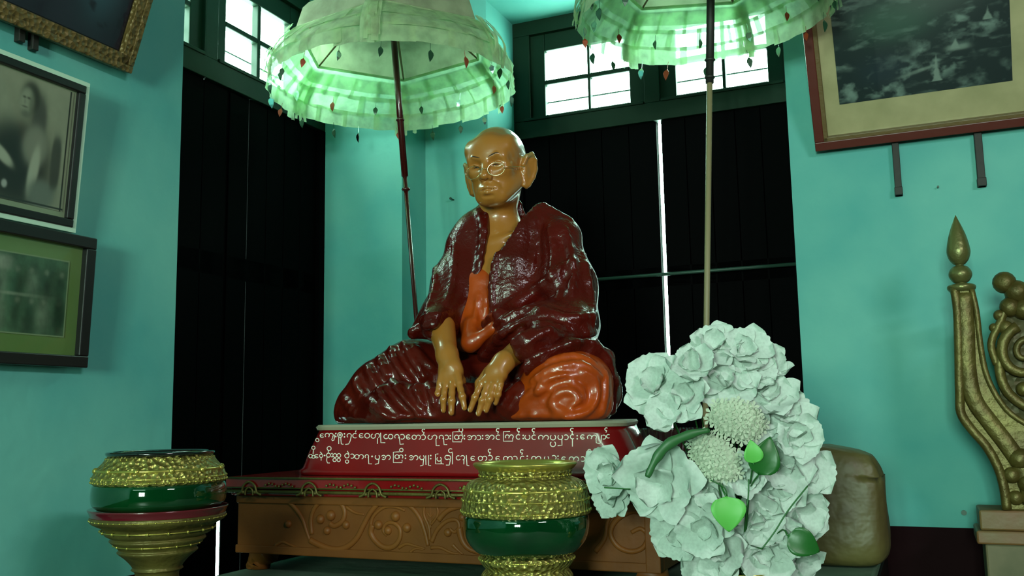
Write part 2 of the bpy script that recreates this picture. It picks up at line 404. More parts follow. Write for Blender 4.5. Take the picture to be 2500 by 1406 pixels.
def picture(side, s_far, zb, lean, Wd, H, bw, bd, frame_mats, matw, mat_mat, func, res, label, off=0.03, gold=None, name='framed_picture'):
    """s_far: wall coordinate of the frame edge nearest the room corner; Wd runs away from the corner."""
    T = -DL if side == 'L' else DR; Nn = NL if side == 'L' else NR
    up = ZUP * cos(lean) + Nn * sin(lean); out = Nn * cos(lean) - ZUP * sin(lean)
    B = CORNER + T * s_far + Nn * off + ZUP * zb
    root = empty(name, B + T * Wd / 2, label, 'picture')
    def P(a, h, o=0): return B + T * a + up * h + out * o
    mb = MB()
    for (a0, a1, h0, h1) in ((0, Wd, 0, bw), (0, Wd, H - bw, H), (0, bw, bw, H - bw), (Wd - bw, Wd, bw, H - bw)):
        mb.box(P((a0 + a1) / 2, (h0 + h1) / 2, 0), T * (a1 - a0) / 2, up * (h1 - h0) / 2, out * bd / 2)
    mb.build('frame', frame_mats[0], root, bevel=.003)
    if gold:
        mb = MB(); e = bw * 0.95; g = gold[1]
        for (a0, a1, h0, h1) in ((e, Wd - e, e, e + g), (e, Wd - e, H - e - g, H - e), (e, e + g, e, H - e), (Wd - e - g, Wd - e, e, H - e)):
            mb.box(P((a0 + a1) / 2, (h0 + h1) / 2, bd * .15), T * (a1 - a0) / 2, up * (h1 - h0) / 2, out * bd * .3)
        mb.build('inner_moulding', gold[0], root, bevel=.002)
    if len(frame_mats) > 1:                        # thin pale outer strip
        mb = MB(); t = 0.012
        for (a0, a1, h0, h1) in ((-t, Wd + t, -t, 0), (-t, Wd + t, H, H + t), (-t, 0, 0, H), (Wd, Wd + t, 0, H)):
            mb.box(P((a0 + a1) / 2, (h0 + h1) / 2, -.002), T * (a1 - a0) / 2, up * (h1 - h0) / 2, out * bd * .42)
        mb.build('outer_strip', frame_mats[1], root, bevel=.001)
    mb = MB(); mb.box(P(Wd / 2, H / 2, -bd * .2), T * (Wd / 2 - bw * .8), up * (H / 2 - bw * .8), out * .003)
    mb.build('mat_board', mat_mat, root)
    x0, x1, h0, h1 = matw
    nx, ny = res; us = np.linspace(0, 1, nx); vs = np.linspace(0, 1, ny); U, V = np.meshgrid(us, vs, indexing='ij')
    rgb = func(U, V)
    verts = [P(x0 + (x1 - x0) * U[i, j], h0 + (h1 - h0) * V[i, j], -bd * .2 + .0045) for i in range(nx) for j in range(ny)]
    faces = [(i * ny + j, (i + 1) * ny + j, (i + 1) * ny + j + 1, i * ny + j + 1) for i in range(nx - 1) for j in range(ny - 1)]
    o = obj('photograph', verts, faces, paint_mat(), root)
    ca = o.data.color_attributes.new('Col', 'FLOAT_COLOR', 'POINT')
    ca.data.foreach_set('color', np.concatenate([rgb.reshape(-1, 3), np.ones((nx * ny, 1))], 1).astype(np.float32).ravel())
    return root
def blob(U, V, cx, cy, rx, ry, p=2.0, soft=6.0, rot=0.0):
    dx, dy = U - cx, V - cy; c_, s_ = cos(rot), sin(rot); a = (dx * c_ + dy * s_) / rx; b = (-dx * s_ + dy * c_) / ry
    d = (np.abs(a) ** p + np.abs(b) ** p) ** (1 / p)
    return 1 / (1 + np.exp(np.clip((d - 1) * soft, -40, 40)))
def lay(img, mask, c):
    return img * (1 - mask[..., None]) + np.array(c) * mask[..., None]
def portrait(U, V):                     # U=0 edge nearest the corner (right in view); monk seated, half figure
    X = 1 - U                            # 0 left .. 1 right in view
    n = vnoise(U, V, 3)
    img = np.ones(U.shape + (3,)) * np.array([0.24, 0.25, 0.17]); img *= (0.8 + 0.4 * n)[..., None]
    sk = (0.32, 0.34, 0.25); dk = (0.012, 0.014, 0.012)
    img = lay(img, blob(X, V, .42, .28, .40, .36, 2.4, 9), dk)             # robe mass
    img = lay(img, blob(X, V, .62, .68, .09, .20, 2, 8), (.05, .055, .045))  # shoulder cloth
    img = lay(img, blob(X, V, .60, .47, .14, .16, 2, 8), (.18, .19, .14))
    img = lay(img, blob(X, V, .50, .845, .110, .125, 2, 9), (.02, .024, .018))            # cropped hair
    img = lay(img, blob(X, V, .455, .800, .078, .108, 2, 9), (.23, .25, .175))          # face
    img = lay(img, blob(X, V, .515, .78, .03, .09, 2, 4) * .7, (.07, .08, .055))
    img = lay(img, blob(X, V, .455, .70, .05, .03, 2, 4) * .8, (.08, .09, .065))
    img = lay(img, blob(X, V, .425, .83, .018, .009, 2, 4) * .8, dk); img = lay(img, blob(X, V, .475, .83, .018, .009, 2, 4) * .8, dk)
    img = lay(img, blob(X, V, .435, .795, .012, .02, 2, 4), (.18, .19, .14)); img = lay(img, blob(X, V, .44, .755, .03, .007, 2, 4), (.08, .08, .06))
    img = lay(img, blob(X, V, .61, .27, .055, .20, 2, 9, -.15), sk)        # forearm
    img = lay(img, blob(X, V, .24, .34, .14, .045, 2, 9, -.5), sk)
    img = lay(img, blob(X, V, .72, .10, .16, .12, 2, 8), (.12, .14, .11))
    img = lay(img, blob(X, V, .86, .38, .06, .22, 3, 12), (.04, .045, .035))
    img = lay(img, blob(X, V, .30, .12, .03, .03, 2, 8), (.3, .32, .28))
    e = (np.abs(X - .965) < .008) | (np.abs(V - .02) < .006)
    img[e] = (0.02, 0.025, 0.02)
    return img
def group_photo(U, V):
    X = 1 - U; n = vnoise(U, V, 9); n2 = vnoise(U, V, 21, 1.7, .8); n3 = vnoise(U, V, 8, 2.9, 1.4)
    img = np.ones(U.shape + (3,)) * np.array([0.045, 0.095, 0.05]); img *= (0.3 + 1.3 * n)[..., None]
    rng = np.random.default_rng(5)
    for row, yy in enumerate((.66, .28)):
        for k in range(7):
            cx = .06 + k * .14 + rng.uniform(-.03, .03); pale = rng.random() > .5; h = rng.uniform(.12, .2)
            img = lay(img, blob(X, V, cx, yy - .05 + rng.uniform(-.04, .04), rng.uniform(.035, .06), h, 2.4, 3.5) * .8, (.12, .16, .105) if pale else (.012, .035, .018))
            img = lay(img, blob(X, V, cx + rng.uniform(-.015, .015), yy + .14, .022, .035, 2, 3.5) * .6, (.15, .18, .12))
    img = lay(img, blob(X, V, .25, .49, .42, .018, 4, 5) * .8, (.17, .21, .14))
    img = lay(img, blob(X, V, .33, .86, .09, .08, 3, 5) * .8, (.19, .22, .16))
    img = lay(img, blob(X, V, .93, .3, .05, .2, 3, 5) * .8, (.008, .03, .012))
    img *= (0.45 + 1.1 * n3)[..., None]
    e = (X > .985) | (V < .015) | (V > .985)
    img[e] = (0.17, 0.23, 0.12)
    return img
def dark_paint(U, V):
    n = vnoise(U, V, 4); img = np.ones(U.shape + (3,)) * np.array([0.012, 0.009, 0.018]); img *= (0.5 + n)[..., None]
    img = lay(img, blob(1 - U, V, .80, .45, .10, .25, 2, 3) * (n > .45), (.03, .06, .08)); return img
def landscape(U, V):
    n = vnoise(U, V, 31); n2 = vnoise(U, V, 12); n3 = vnoise(U, V, 77, 2.7, 2.3); n4 = vnoise(U, V, 55, 1.9, 4.1)
    g = np.clip((n3 - .50) * 5, 0, 1) * np.clip((n2 - .38) * 3.2, 0, 1) + .7 * np.clip((n4 - .56) * 6, 0, 1) * np.clip((n - .36) * 3, 0, 1)
    img = np.array([.004, .013, .014]) + np.clip(g, 0, 1)[..., None] * np.array([.15, .20, .17])
    pal = (.17, .22, .185)
    wob = .012 * (n3 - .5)
    for cx, cy, w_, h_ in ((.585, .22, .032, .26), (.70, .40, .03, .10), (.88, .62, .03, .12)):
        mk = np.clip((cy + h_ / 2 - V) / h_, 0, 1) * w_ * (1 + 1.5 * (n4 - .5)) - np.abs(U - cx + wob)
        img = lay(img, np.clip(mk * 110, 0, 1) * (V > cy - h_ / 2) * np.clip(.3 + 1.2 * n3, 0, 1), pal)
    img = lay(img, blob(U, V, .47, .20, .11, .014, 2, 5, .30) * np.clip(n3 * 1.6, 0, 1), pal); img = lay(img, blob(U, V, .71, .36, .06, .022, 3, 6) * .8, pal)
    img = lay(img, blob(U, V, .36, .68, .20, .16, 2, 4) * .75, (.03, .085, .055))
    img = lay(img, blob(U, V, .28, .26, .13, .13, 2, 4) * .85, (.006, .018, .026))
    img = lay(img, blob(U, V, .62, .84, .2, .13, 2, 3) * .5, (.09, .12, .10))
    img = lay(img, blob(U, V, .60, .95, .12, .05, 2, 3) * .6, (.10, .04, .055))
    return img
M_BLACKF = mat('black_frame_lacquer', (0.008, 0.008, 0.008), 0.35)
M_PALEF = mat('pale_green_strip', (0.55, 0.75, 0.58), 0.5)
M_MATO = mat('olive_mat_board', (0.22, 0.26, 0.16), 0.35, coat=0.5, coat_rough=.03)
M_MATG = mat('green_mat_board', (0.12, 0.19, 0.06), 0.35, coat=0.6, vary=(4, (0.07, 0.15, 0.03), .9), coat_rough=.03)
M_MATC = mat('cream_mat_board', (0.42, 0.36, 0.19), 0.4, coat=0.5, vary=(9, (0.30, 0.27, 0.13), .8), coat_rough=.03)
M_REDF = mat('red_brown_frame', (0.10, 0.014, 0.008), 0.4, bump=(30, .2, .003))
M_BROWNM = mat('brown_gilt_moulding', (0.14, 0.085, 0.028), 0.45, bump=(60, .5, .004))
M_ORNATE = mat('ornate_gilt', (0.16, 0.10, 0.030), 0.45, metal=.3, bump=(70, .9, .008, 'voronoi'))
picture('L', 1.959, 2.003, radians(4.1), 0.30, 0.376, 0.021, 0.022, [M_BLACKF, M_PALEF], (0.030, 0.275, 0.036, 0.350), M_MATO, portrait, (110, 140),
        'black framed portrait photograph of a seated monk, middle picture on the left wall')
picture('L', 1.897, 1.644, radians(2.6), 0.42, 0.339, 0.030, 0.03, [M_BLACKF], (0.068, 0.352, 0.074, 0.270), M_MATG, group_photo, (120, 90),
        'black framed green tinted group photograph, lowest picture on the left wall')
picture('L', 1.790, 2.477, radians(19), 0.60, 0.42, 0.020, 0.035, [M_ORNATE], (0.05, 0.55, 0.05, 0.37), M_DWOOD, dark_paint, (50, 40),
        'ornate gilt framed dark painting leaning out at the top of the left wall', gold=(M_ORNATE, .026))
picture('R', 1.708, 2.484, radians(28.9), 0.90, 0.62, 0.034, 0.05, [M_REDF], (0.100, 0.672, 0.160, 0.56), M_MATC, landscape, (240, 170),
        'large red brown framed black and white landscape leaning from the right wall', gold=(M_BROWNM, .016))

# ------------------------------------------------------------------ altar, carved table, plinth
S0 = np.array([-0.1338, 2.47, 0.0])                       # point on the plinth's front plane
ZTOP = 1.485                                              # plinth top
OF = 0.42
ORG = S0 - NR * OF
def loc(u, w_, z): return ORG + DR * u + NR * w_ + ZUP * z
def ubox(mb, u0, u1, w0, w1, z0, z1):
    mb.box(loc((u0 + u1) / 2, (w0 + w1) / 2, (z0 + z1) / 2), DR * (u1 - u0) / 2, NR * (w1 - w0) / 2, ZUP * (z1 - z0) / 2)
ZPL = 1.09
M_ALTAR = mat('green_altar_cloth', (0.06, 0.14, 0.085), 0.7, bump=(25, .4, .006), vary=(6, (0.13, 0.17, 0.12), .9))
root = empty('altar', loc(0.15, 0.3, 0), 'low masonry altar with a green cloth, under the carved table', 'altar')
mb = MB(); ubox(mb, -0.62, 0.96, -0.62, 1.40, 0.0, ZPL - 0.03); mb.build('altar_body', M_DADO, root)
mb = MB(); ubox(mb, -0.68, 0.955, -0.70, 1.45, ZPL - 0.03, ZPL); mb.build('altar_top', M_ALTAR, root, bevel=.006)

TW = OF + 0.07                                            # table front face
root = empty('carved_table', loc(-.07, .1, ZPL), 'low carved teak table with scroll relief and red top under the red plinth', 'table')
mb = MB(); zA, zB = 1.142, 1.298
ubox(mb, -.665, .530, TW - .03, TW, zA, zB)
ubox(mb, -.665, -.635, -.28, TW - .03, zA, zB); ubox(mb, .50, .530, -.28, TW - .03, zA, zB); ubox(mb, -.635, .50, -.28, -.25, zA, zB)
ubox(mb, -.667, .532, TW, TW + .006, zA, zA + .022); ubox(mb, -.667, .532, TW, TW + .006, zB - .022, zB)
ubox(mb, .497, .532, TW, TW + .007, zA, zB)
mb.build('apron', mat('shade_toned_teak', (0.165, 0.052, 0.010), 0.5, bump=(30, .35, .004), spec=.2, vary=(5, (0.10, 0.03, 0.006), .8)), root, bevel=.003)  # apron toned darker than the scrolls: recess shade put into the colour
for u in (-.60, .47):
    for w_ in (TW - .06, -.24):
        mb = MB(); sg = -1 if u < 0 else 1
        P0 = [loc(u + sg * .00, w_, zA), loc(u + sg * .035, w_, zA - .02), loc(u + sg * .03, w_, zA - .035), loc(u + sg * .05, w_, ZPL + .012), loc(u + sg * .05, w_, ZPL + .001)]
        mb.tube(smooth_path(P0, 4), [.036 - .014 * i / 16 for i in range(17)], 10); mb.v = [(a_, b_, max(c_, ZPL + .001)) for a_, b_, c_ in mb.v]; mb.build('leg', M_WOOD, root, smooth=True)
mb = MB(); ubox(mb, -.675, .545, -.30, TW + .02, zB, zB + .020); ubox(mb, -.685, .555, -.31, TW + .03, zB + .020, zB + .050)
top = mb.build('tabletop', M_PLINTH, root, bevel=.004)
# gilt edge with lotus loops
mb = MB()
for zz, rr in ((zB + .012, .0045), (zB + .022, .003)):
    mb.tube([loc(-.69, TW + .028, zz), loc(.56, TW + .028, zz)], rr, 6)
mb.tube([loc(-.69, TW + .033, zB + .048), loc(.56, TW + .033, zB + .048)], .003, 6)
u = -.60
k = 0
while u < .55:
    for sgn in (-1, 1):
        pts = [(u + sgn * .040, .004), (u + sgn * .026, .010), (u + sgn * .020, .026), (u + sgn * .010, .035), (u, .038)]
        mb.tube([loc(a, TW + .034, zB + b) for a, b in smooth_path(pts, 4)], .0032, 6)
        pts = [(u + sgn * .013, .002), (u + sgn * .011, .016), (u, .024)]
        mb.tube([loc(a, TW + .034, zB + b) for a, b in smooth_path(pts, 4)], .0026, 6)
        mb.ball(loc(u + sgn * .020, TW + .034, zB + .010), .005, 5)
    for j in range(9):
        uu = u + .055 + j * .011
        mb.ball(loc(uu, TW + .034, zB + .030 + .004 * sin(j * 1.3)), .0036, 4)
    u += .196; k += 1
mb.build('gilt_edging', M_OLDGOLD, root, smooth=True)
# relief scrolls (traced in the close-up frame, laid on the apron face)
FP = loc(0, TW, 0)
def tz(X, Y): return hit(560 + X * .232, 1170 + Y * .232, FP, NR)
ST = [([(480, 200), (600, 215), (690, 300), (770, 420), (810, 540), (850, 650)], 26, 10),
      ([(850, 640), (950, 690), (1080, 735), (1220, 720), (1340, 620), (1420, 470), (1500, 330), (1600, 240), (1750, 215), (1900, 280), (2000, 400), (2060, 560), (2090, 700)], 26, 16),
      ([(870, 580), (860, 420), (900, 300), (980, 225), (1090, 205), (1180, 260), (1215, 350), (1190, 440), (1110, 490), (1060, 465)], 18, 22),
      ([(1510, 480), (1490, 560), (1540, 650), (1630, 715), (1730, 705), (1795, 620), (1795, 520), (1730, 460), (1650, 470), (1620, 540), (1660, 590)], 26, 12),
      ([(1480, 560), (1510, 400), (1620, 300), (1740, 290), (1850, 330)], 16, 10),
      ([(2110, 640), (2100, 500), (2050, 380), (2060, 270), (2120, 220), (2185, 290), (2190, 380), (2120, 480)], 12, 10),
      ([(2115, 520), (2112, 380), (2115, 280)], 8, 5), ([(2115, 400), (2080, 350)], 6, 4), ([(2115, 400), (2150, 350)], 6, 4), ([(2115, 450), (2080, 410)], 6, 4), ([(2115, 450), (2155, 400)], 6, 4),
      ([(2130, 660), (2190, 530), (2290, 440), (2390, 430), (2420, 500), (2370, 555), (2320, 520)], 18, 12),
      ([(2420, 510), (2450, 640), (2520, 730), (2650, 780)], 30, 14),
      ([(1780, 720), (1860, 680), (1950, 700), (2060, 730)], 14, 8), ([(1900, 770), (1960, 730), (2040, 740)], 12, 6),
      ([(2120, 720), (2220, 720), (2330, 770), (2440, 790)], 14, 8), ([(2350, 690), (2400, 740), (2460, 790)], 16, 6),
      ([(480, 700), (560, 660), (640, 690), (760, 735)], 14, 8), ([(1230, 290), (1320, 350), (1420, 370)], 14, 8),
      ([(2200, 430), (2300, 330), (2440, 290), (2550, 300)], 22, 14)]
ST2 = [([(4420, 380), (4250, 330), (4080, 420), (4010, 560), (4080, 700), (4220, 760), (4350, 720), (4400, 600), (4330, 520), (4230, 560)], 22, 14),
       ([(3850, 760), (3950, 620), (3980, 450), (4060, 330)], 20, 12)]
mb = MB()
def carve(pts, r0, r1):
    pp = smooth_path(pts, 5); n = len(pp)
    mb.tube([tz(*q) for q in pp], [(r0 + (r1 - r0) * i / (n - 1)) * .232 * 1.5e-3 for i in range(n)], 10, flat=(NR, .75))
for pts, r0, r1 in ST: carve(pts, r0, r1)
for X, Y, r in ((620, 470, 42), (1070, 380, 58), (1030, 540, 46), (1230, 480, 46), (1750, 390, 55), (1870, 510, 50), (1670, 540, 46), (960, 420, 52), (1570, 480, 50), (2300, 560, 44), (2450, 400, 40)):
    c = tz(X, Y); R = r * .232 * 1.07e-3
    V = []
    for i in range(6):
        th = pi / 2 * i / 5
        for q in range(16):
            a = 2 * pi * q / 16; V.append(c + (DR * cos(a) + ZUP * sin(a)) * R * sin(th + .02) + NR * R * .75 * cos(th))
    mb.add(V, [(i * 16 + q, i * 16 + (q + 1) % 16, (i + 1) * 16 + (q + 1) % 16, (i + 1) * 16 + q) for i in range(5) for q in range(16)])
mb.build('scroll_relief', M_WOOD, root, smooth=True)
mb = MB()
for pts, r0, r1 in ST2: carve(pts, r0, r1)
mb.build('scroll_relief', M_WOOD, root, smooth=True)

# plinth: tapered block with rounded corners
ZPB = zB + .0512
def plinth_ring(hu, w0, w1, r, n=10, cu=-0.01):
    pts = []
    for (cx, cy, a0) in ((hu - r, w1 - r, 0), (-hu + r, w1 - r, 90), (-hu + r, w0 + r, 180), (hu - r, w0 + r, 270)):
        for k in range(n + 1):
            a = radians(a0 + 90 * k / n); x = cu + cx + r * cos(a); y = cy + r * sin(a)
            if x > 0: x -= .16 * (w1 - r - y) / (w1 - w0) if y < w1 - r else 0      # right end runs in towards the back
            pts.append((x, y))
    return pts
prof = [(0.0, ZPB), (0.004, ZPB + .010), (.0, ZPB + .012)]
levels = [(.505, ZPB), (.505, ZPB + .012), (.494, ZPB + .018), (.478, ZPB + .060), (.455, ZTOP - .030), (.448, ZTOP - .014)]
V = []; Fc = []
for hu, z in levels:
    dd = (hu - .44)
    for (a, b) in plinth_ring(hu, -.24, OF + dd * .25, .07, cu=-.03): V.append(loc(a, b, z))
nr = len(V) // len(levels)
for i in range(len(levels) - 1):
    for k in range(nr): Fc.append((i * nr + k, i * nr + (k + 1) % nr, (i + 1) * nr + (k + 1) % nr, (i + 1) * nr + k))
Fc.append(tuple(range(nr))[::-1]); Fc.append(tuple((len(levels) - 1) * nr + k for k in range(nr)))
root = empty('plinth', loc(0, 0.1, ZPB), 'glossy red plinth with a painted two line inscription under the seated statue', 'plinth')
mb = MB(); mb.add(V, Fc); pl = mb.build('base_block', M_PLINTH, root, smooth=False)
pl.data.polygons.foreach_set('use_smooth', [len(p.vertices) == 4 for p in pl.data.polygons])
V = []
for hu, z in ((.452, ZTOP - .014), (.455, ZTOP - .006), (.450, ZTOP)):
    for (a, b) in plinth_ring(hu, -.245, OF + .004 + (hu - .45), .07, cu=-.03): V.append(loc(a, b, z))
Fc = []
for i in range(2):
    for k in range(nr): Fc.append((i * nr + k, i * nr + (k + 1) % nr, (i + 1) * nr + (k + 1) % nr, (i + 1) * nr + k))
Fc.append(tuple(range(nr))[::-1]); Fc.append(tuple(2 * nr + k for k in range(nr)))
mb = MB(); mb.add(V, Fc); mb.build('ledge', M_LEDGE, root)

# inscription strokes; each goes onto the plinth's front surface
from mathutils.bvhtree import BVHTree
bvh = BVHTree.FromPolygons([tuple(v.co) for v in pl.data.vertices], [tuple(p.vertices) for p in pl.data.polygons])
def on_plinth(x, y):
    d = ray(x, y); h = bvh.ray_cast(Vector(CAM), Vector(d).normalized())
    if h[0] is None: return None
    return np.array(h[0]) + np.array(h[1]) * 0.0006
strokes = []
def A(cx, cy, r, a0=0, a1=360, sx=1.0):
    n = max(5, int(abs(a1 - a0) / 24)); strokes.append([(cx + sx * r * cos(radians(a0 + (a1 - a0) * k / n)), cy - r * sin(radians(a0 + (a1 - a0) * k / n))) for k in range(n + 1)])
def Ln(*p): strokes.append([(p[i], p[i + 1]) for i in range(0, len(p), 2)])
def wa(x, y, r=38): A(x, y, r)
def pa(x, y, r=38): A(x, y, r, 128, 412)
def ng(x, y, r=36): A(x, y, r, 48, 312)
def ga(x, y, r=36): A(x, y, r, -48, 228)
def aa(x, y, r=36): A(x, y, r, -120, 130)
def ee(x, y, r=34): A(x, y, r, 40, 330); Ln(x - r * .7, y + 2, x + r * .5, y + 4)
def ka(x, y, d=68, r=33): ga(x, y, r); A(x + d, y, r, -55, 170)
def ta(x, y, d=66, r=34): wa(x, y, r); A(x + d, y, r, -75, 165)
def ah(x, y, d=72, r=34): A(x, y, r, -130, 150); Ln(x - 8, y, x + 14, y); A(x + d, y, r, -75, 165)
def as_(x, y, r=26): A(x, y - 4, r, 35, 300); Ln(x + 8, y + r - 4, x - 4, y + r + 26)
def vi(x, y): A(x, y - 24, 6); A(x, y + 24, 6)
def fr(x0, x1, y0, y1): Ln(x1 - 40, y0, x0, y0 + 4, x0, y1, x1, y1, x1, y1 - 44)
# first line, left half
Ln(165, 150, 150, 225); Ln(235, 150, 240, 200); wa(205, 205, 34); wa(180, 285, 26); wa(225, 285, 26)
ee(300, 215, 30); ka(380, 210, 62); Ln(470, 240, 450, 275, 460, 295, 485, 285, 500, 200); vi(515, 205)
wa(580, 205, 38); wa(580, 205, 15); Ln(560, 245, 560, 345); Ln(592, 245, 600, 345, 635, 350); vi(650, 210)
ga(725, 215, 34); Ln(755, 230, 738, 300, 715, 345, 665, 352); ng(815, 215); as_(825, 110); ee(915, 215); wa(1005, 215)
A(1100, 222, 34, 100, 400); A(1165, 215, 34, -60, 150); Ln(1165, 255, 1165, 342); Ln(1215, 170, 1220, 325, 1290, 325)
A(1300, 230, 34, 60, 330); wa(1372, 230, 36); ga(1470, 230, 34); Ln(1508, 235, 1520, 350, 1580, 345); aa(1552, 232, 38)
ee(1650, 235); ta(1740, 240); aa(1880, 240, 38); as_(1890, 140); A(1990, 240, 34, 100, 400); A(2062, 240, 34, -60, 150)
Ln(2082, 262, 2085, 372, 2140, 370); ga(2165, 240, 32); Ln(2198, 245, 2208, 355, 2258, 355); aa(2245, 240, 34); vi(2305, 240)
fr(2345, 2482, 152, 312); wa(2405, 240, 34)
OX = 370 / .156
def R(fn, x, *a):
    if fn is fr: a = (a[0] + OX,) + a[1:]
    fn(x + OX, *a)
def RL(*p): Ln(*[v + OX if i % 2 == 0 else v for i, v in enumerate(p)])
R(ga, 98, 240, 34); R(wa, 100, 125, 30); RL(112, 155, 122, 205); R(vi, 155, 240); R(ah, 232, 245); R(aa, 375, 245); R(vi, 440, 240)
R(ah, 510, 240, 76); R(ng, 685, 240); R(as_, 680, 132); R(fr, 765, 910, 148, 300); R(ka, 825, 232, 66, 30)
R(ng, 1000, 235); R(as_, 1005, 128); R(vi, 1075, 235); R(pa, 1140, 238, 40); R(ng, 1245, 240); R(as_, 1240, 132)
R(ka, 1350, 245, 84, 36); R(pa, 1540, 240, 42); R(pa, 1540, 345, 42); R(pa, 1655, 238, 38); RL(1680, 265, 1682, 365, 1615, 372); R(aa, 1742, 240, 38)
R(ng, 1845, 232, 34); RL(1845, 175, 1845, 205); RL(1845, 265, 1845, 385); R(as_, 1840, 128); R(vi, 1920, 240); R(ee, 2005, 235)
R(ka, 2112, 240, 76, 34); RL(2215, 262, 2218, 325, 2260, 340, 2292, 325, 2300, 205); R(aa, 2335, 238, 32); R(ng, 2405, 225, 28); R(as_, 2372, 118, 22)
# second line
wa(120, 535, 28); wa(165, 545, 24); A(165, 405, 26); Ln(165, 432, 160, 500); ee(215, 535, 28); wa(285, 530, 26); Ln(270, 470, 300, 500); Ln(285, 556, 285, 605); wa(340, 525, 7)
wa(400, 520, 32); Ln(380, 545, 370, 600, 385, 642, 422, 642); A(410, 415, 32); Ln(400, 450, 395, 485); vi(455, 520)
wa(500, 525, 30); wa(562, 525, 30); wa(495, 595, 26); wa(560, 595, 26)
wa(688, 530, 34); Ln(695, 455, 722, 505); aa(768, 535, 34); wa(690, 620, 26); ta(845, 545, 68); ga(1000, 540, 28); Ln(1025, 550, 1030, 655, 1080, 655); wa(1082, 540, 8)
pa(1165, 550, 36); Ln(1190, 580, 1182, 650, 1130, 662); ah(1260, 555, 74); fr(1415, 1552, 468, 636); wa(1472, 545, 32); ga(1535, 545, 30); wa(1540, 440, 28); vi(1605, 545)
ah(1692, 560, 74); pa(1862, 555, 36); Ln(1888, 585, 1880, 675, 1835, 688); Ln(1922, 525, 1925, 672); Ln(1965, 520, 1965, 678, 2005, 685); vi(2000, 550)
fr(2075, 2160, 500, 655); pa(2130, 580, 34); Ln(2160, 600, 2165, 652, 2205, 658); A(2255, 555, 34, 60, 330); A(2275, 560, 36, -60, 120); Ln(2308, 590, 2290, 675, 2240, 675); A(2310, 450, 32, 40, 330); Ln(2340, 480, 2340, 662)
R(A, 60, 562, 34, 60, 330); R(A, 125, 560, 34, -80, 150); RL(148, 590, 145, 662); RL(185, 520, 195, 680, 232, 686); R(ee, 290, 570); R(ta, 405, 570, 66); R(aa, 555, 560, 38); R(as_, 552, 455)
R(ee, 680, 572); R(ka, 800, 572, 70); R(aa, 945, 572, 36); R(ng, 1065, 572); R(as_, 1055, 465); R(vi, 1138, 560); R(ta, 1240, 572, 76); R(pa, 1440, 568, 34); R(aa, 1552, 562, 38); R(vi, 1620, 560)
R(ee, 1710, 580); R(ka, 1830, 582, 76, 36); R(aa, 2005, 580, 38); R(ng, 2120, 580, 40); R(as_, 2110, 460); R(vi, 2215, 562); R(pa, 2332, 568, 38); RL(2402, 515, 2405, 605)
V = []; Fc = []
for stt in strokes:
    P3 = [on_plinth(740 + X * .156, 1030 + Y * .156) for X, Y in stt]
    if any(p is None for p in P3): continue
    hw = 6.3 * .156 * 1.07e-3; base = len(V); n = len(P3)
    for i, p in enumerate(P3):
        t = P3[min(i + 1, n - 1)] - P3[max(i - 1, 0)]; t /= np.linalg.norm(t) + 1e-12
        sd = np.cross(t, NR); sd /= np.linalg.norm(sd) + 1e-12
        V += [p + sd * hw, p - sd * hw, p + sd * hw * .7 + NR * .0009, p - sd * hw * .7 + NR * .0009]
    for i in range(n - 1):
        a = base + 4 * i; Fc += [(a, a + 4, a + 6, a + 2), (a + 2, a + 6, a + 7, a + 3), (a + 3, a + 7, a + 5, a + 1)]
obj('inscription', V, Fc, M_LETTER, root)

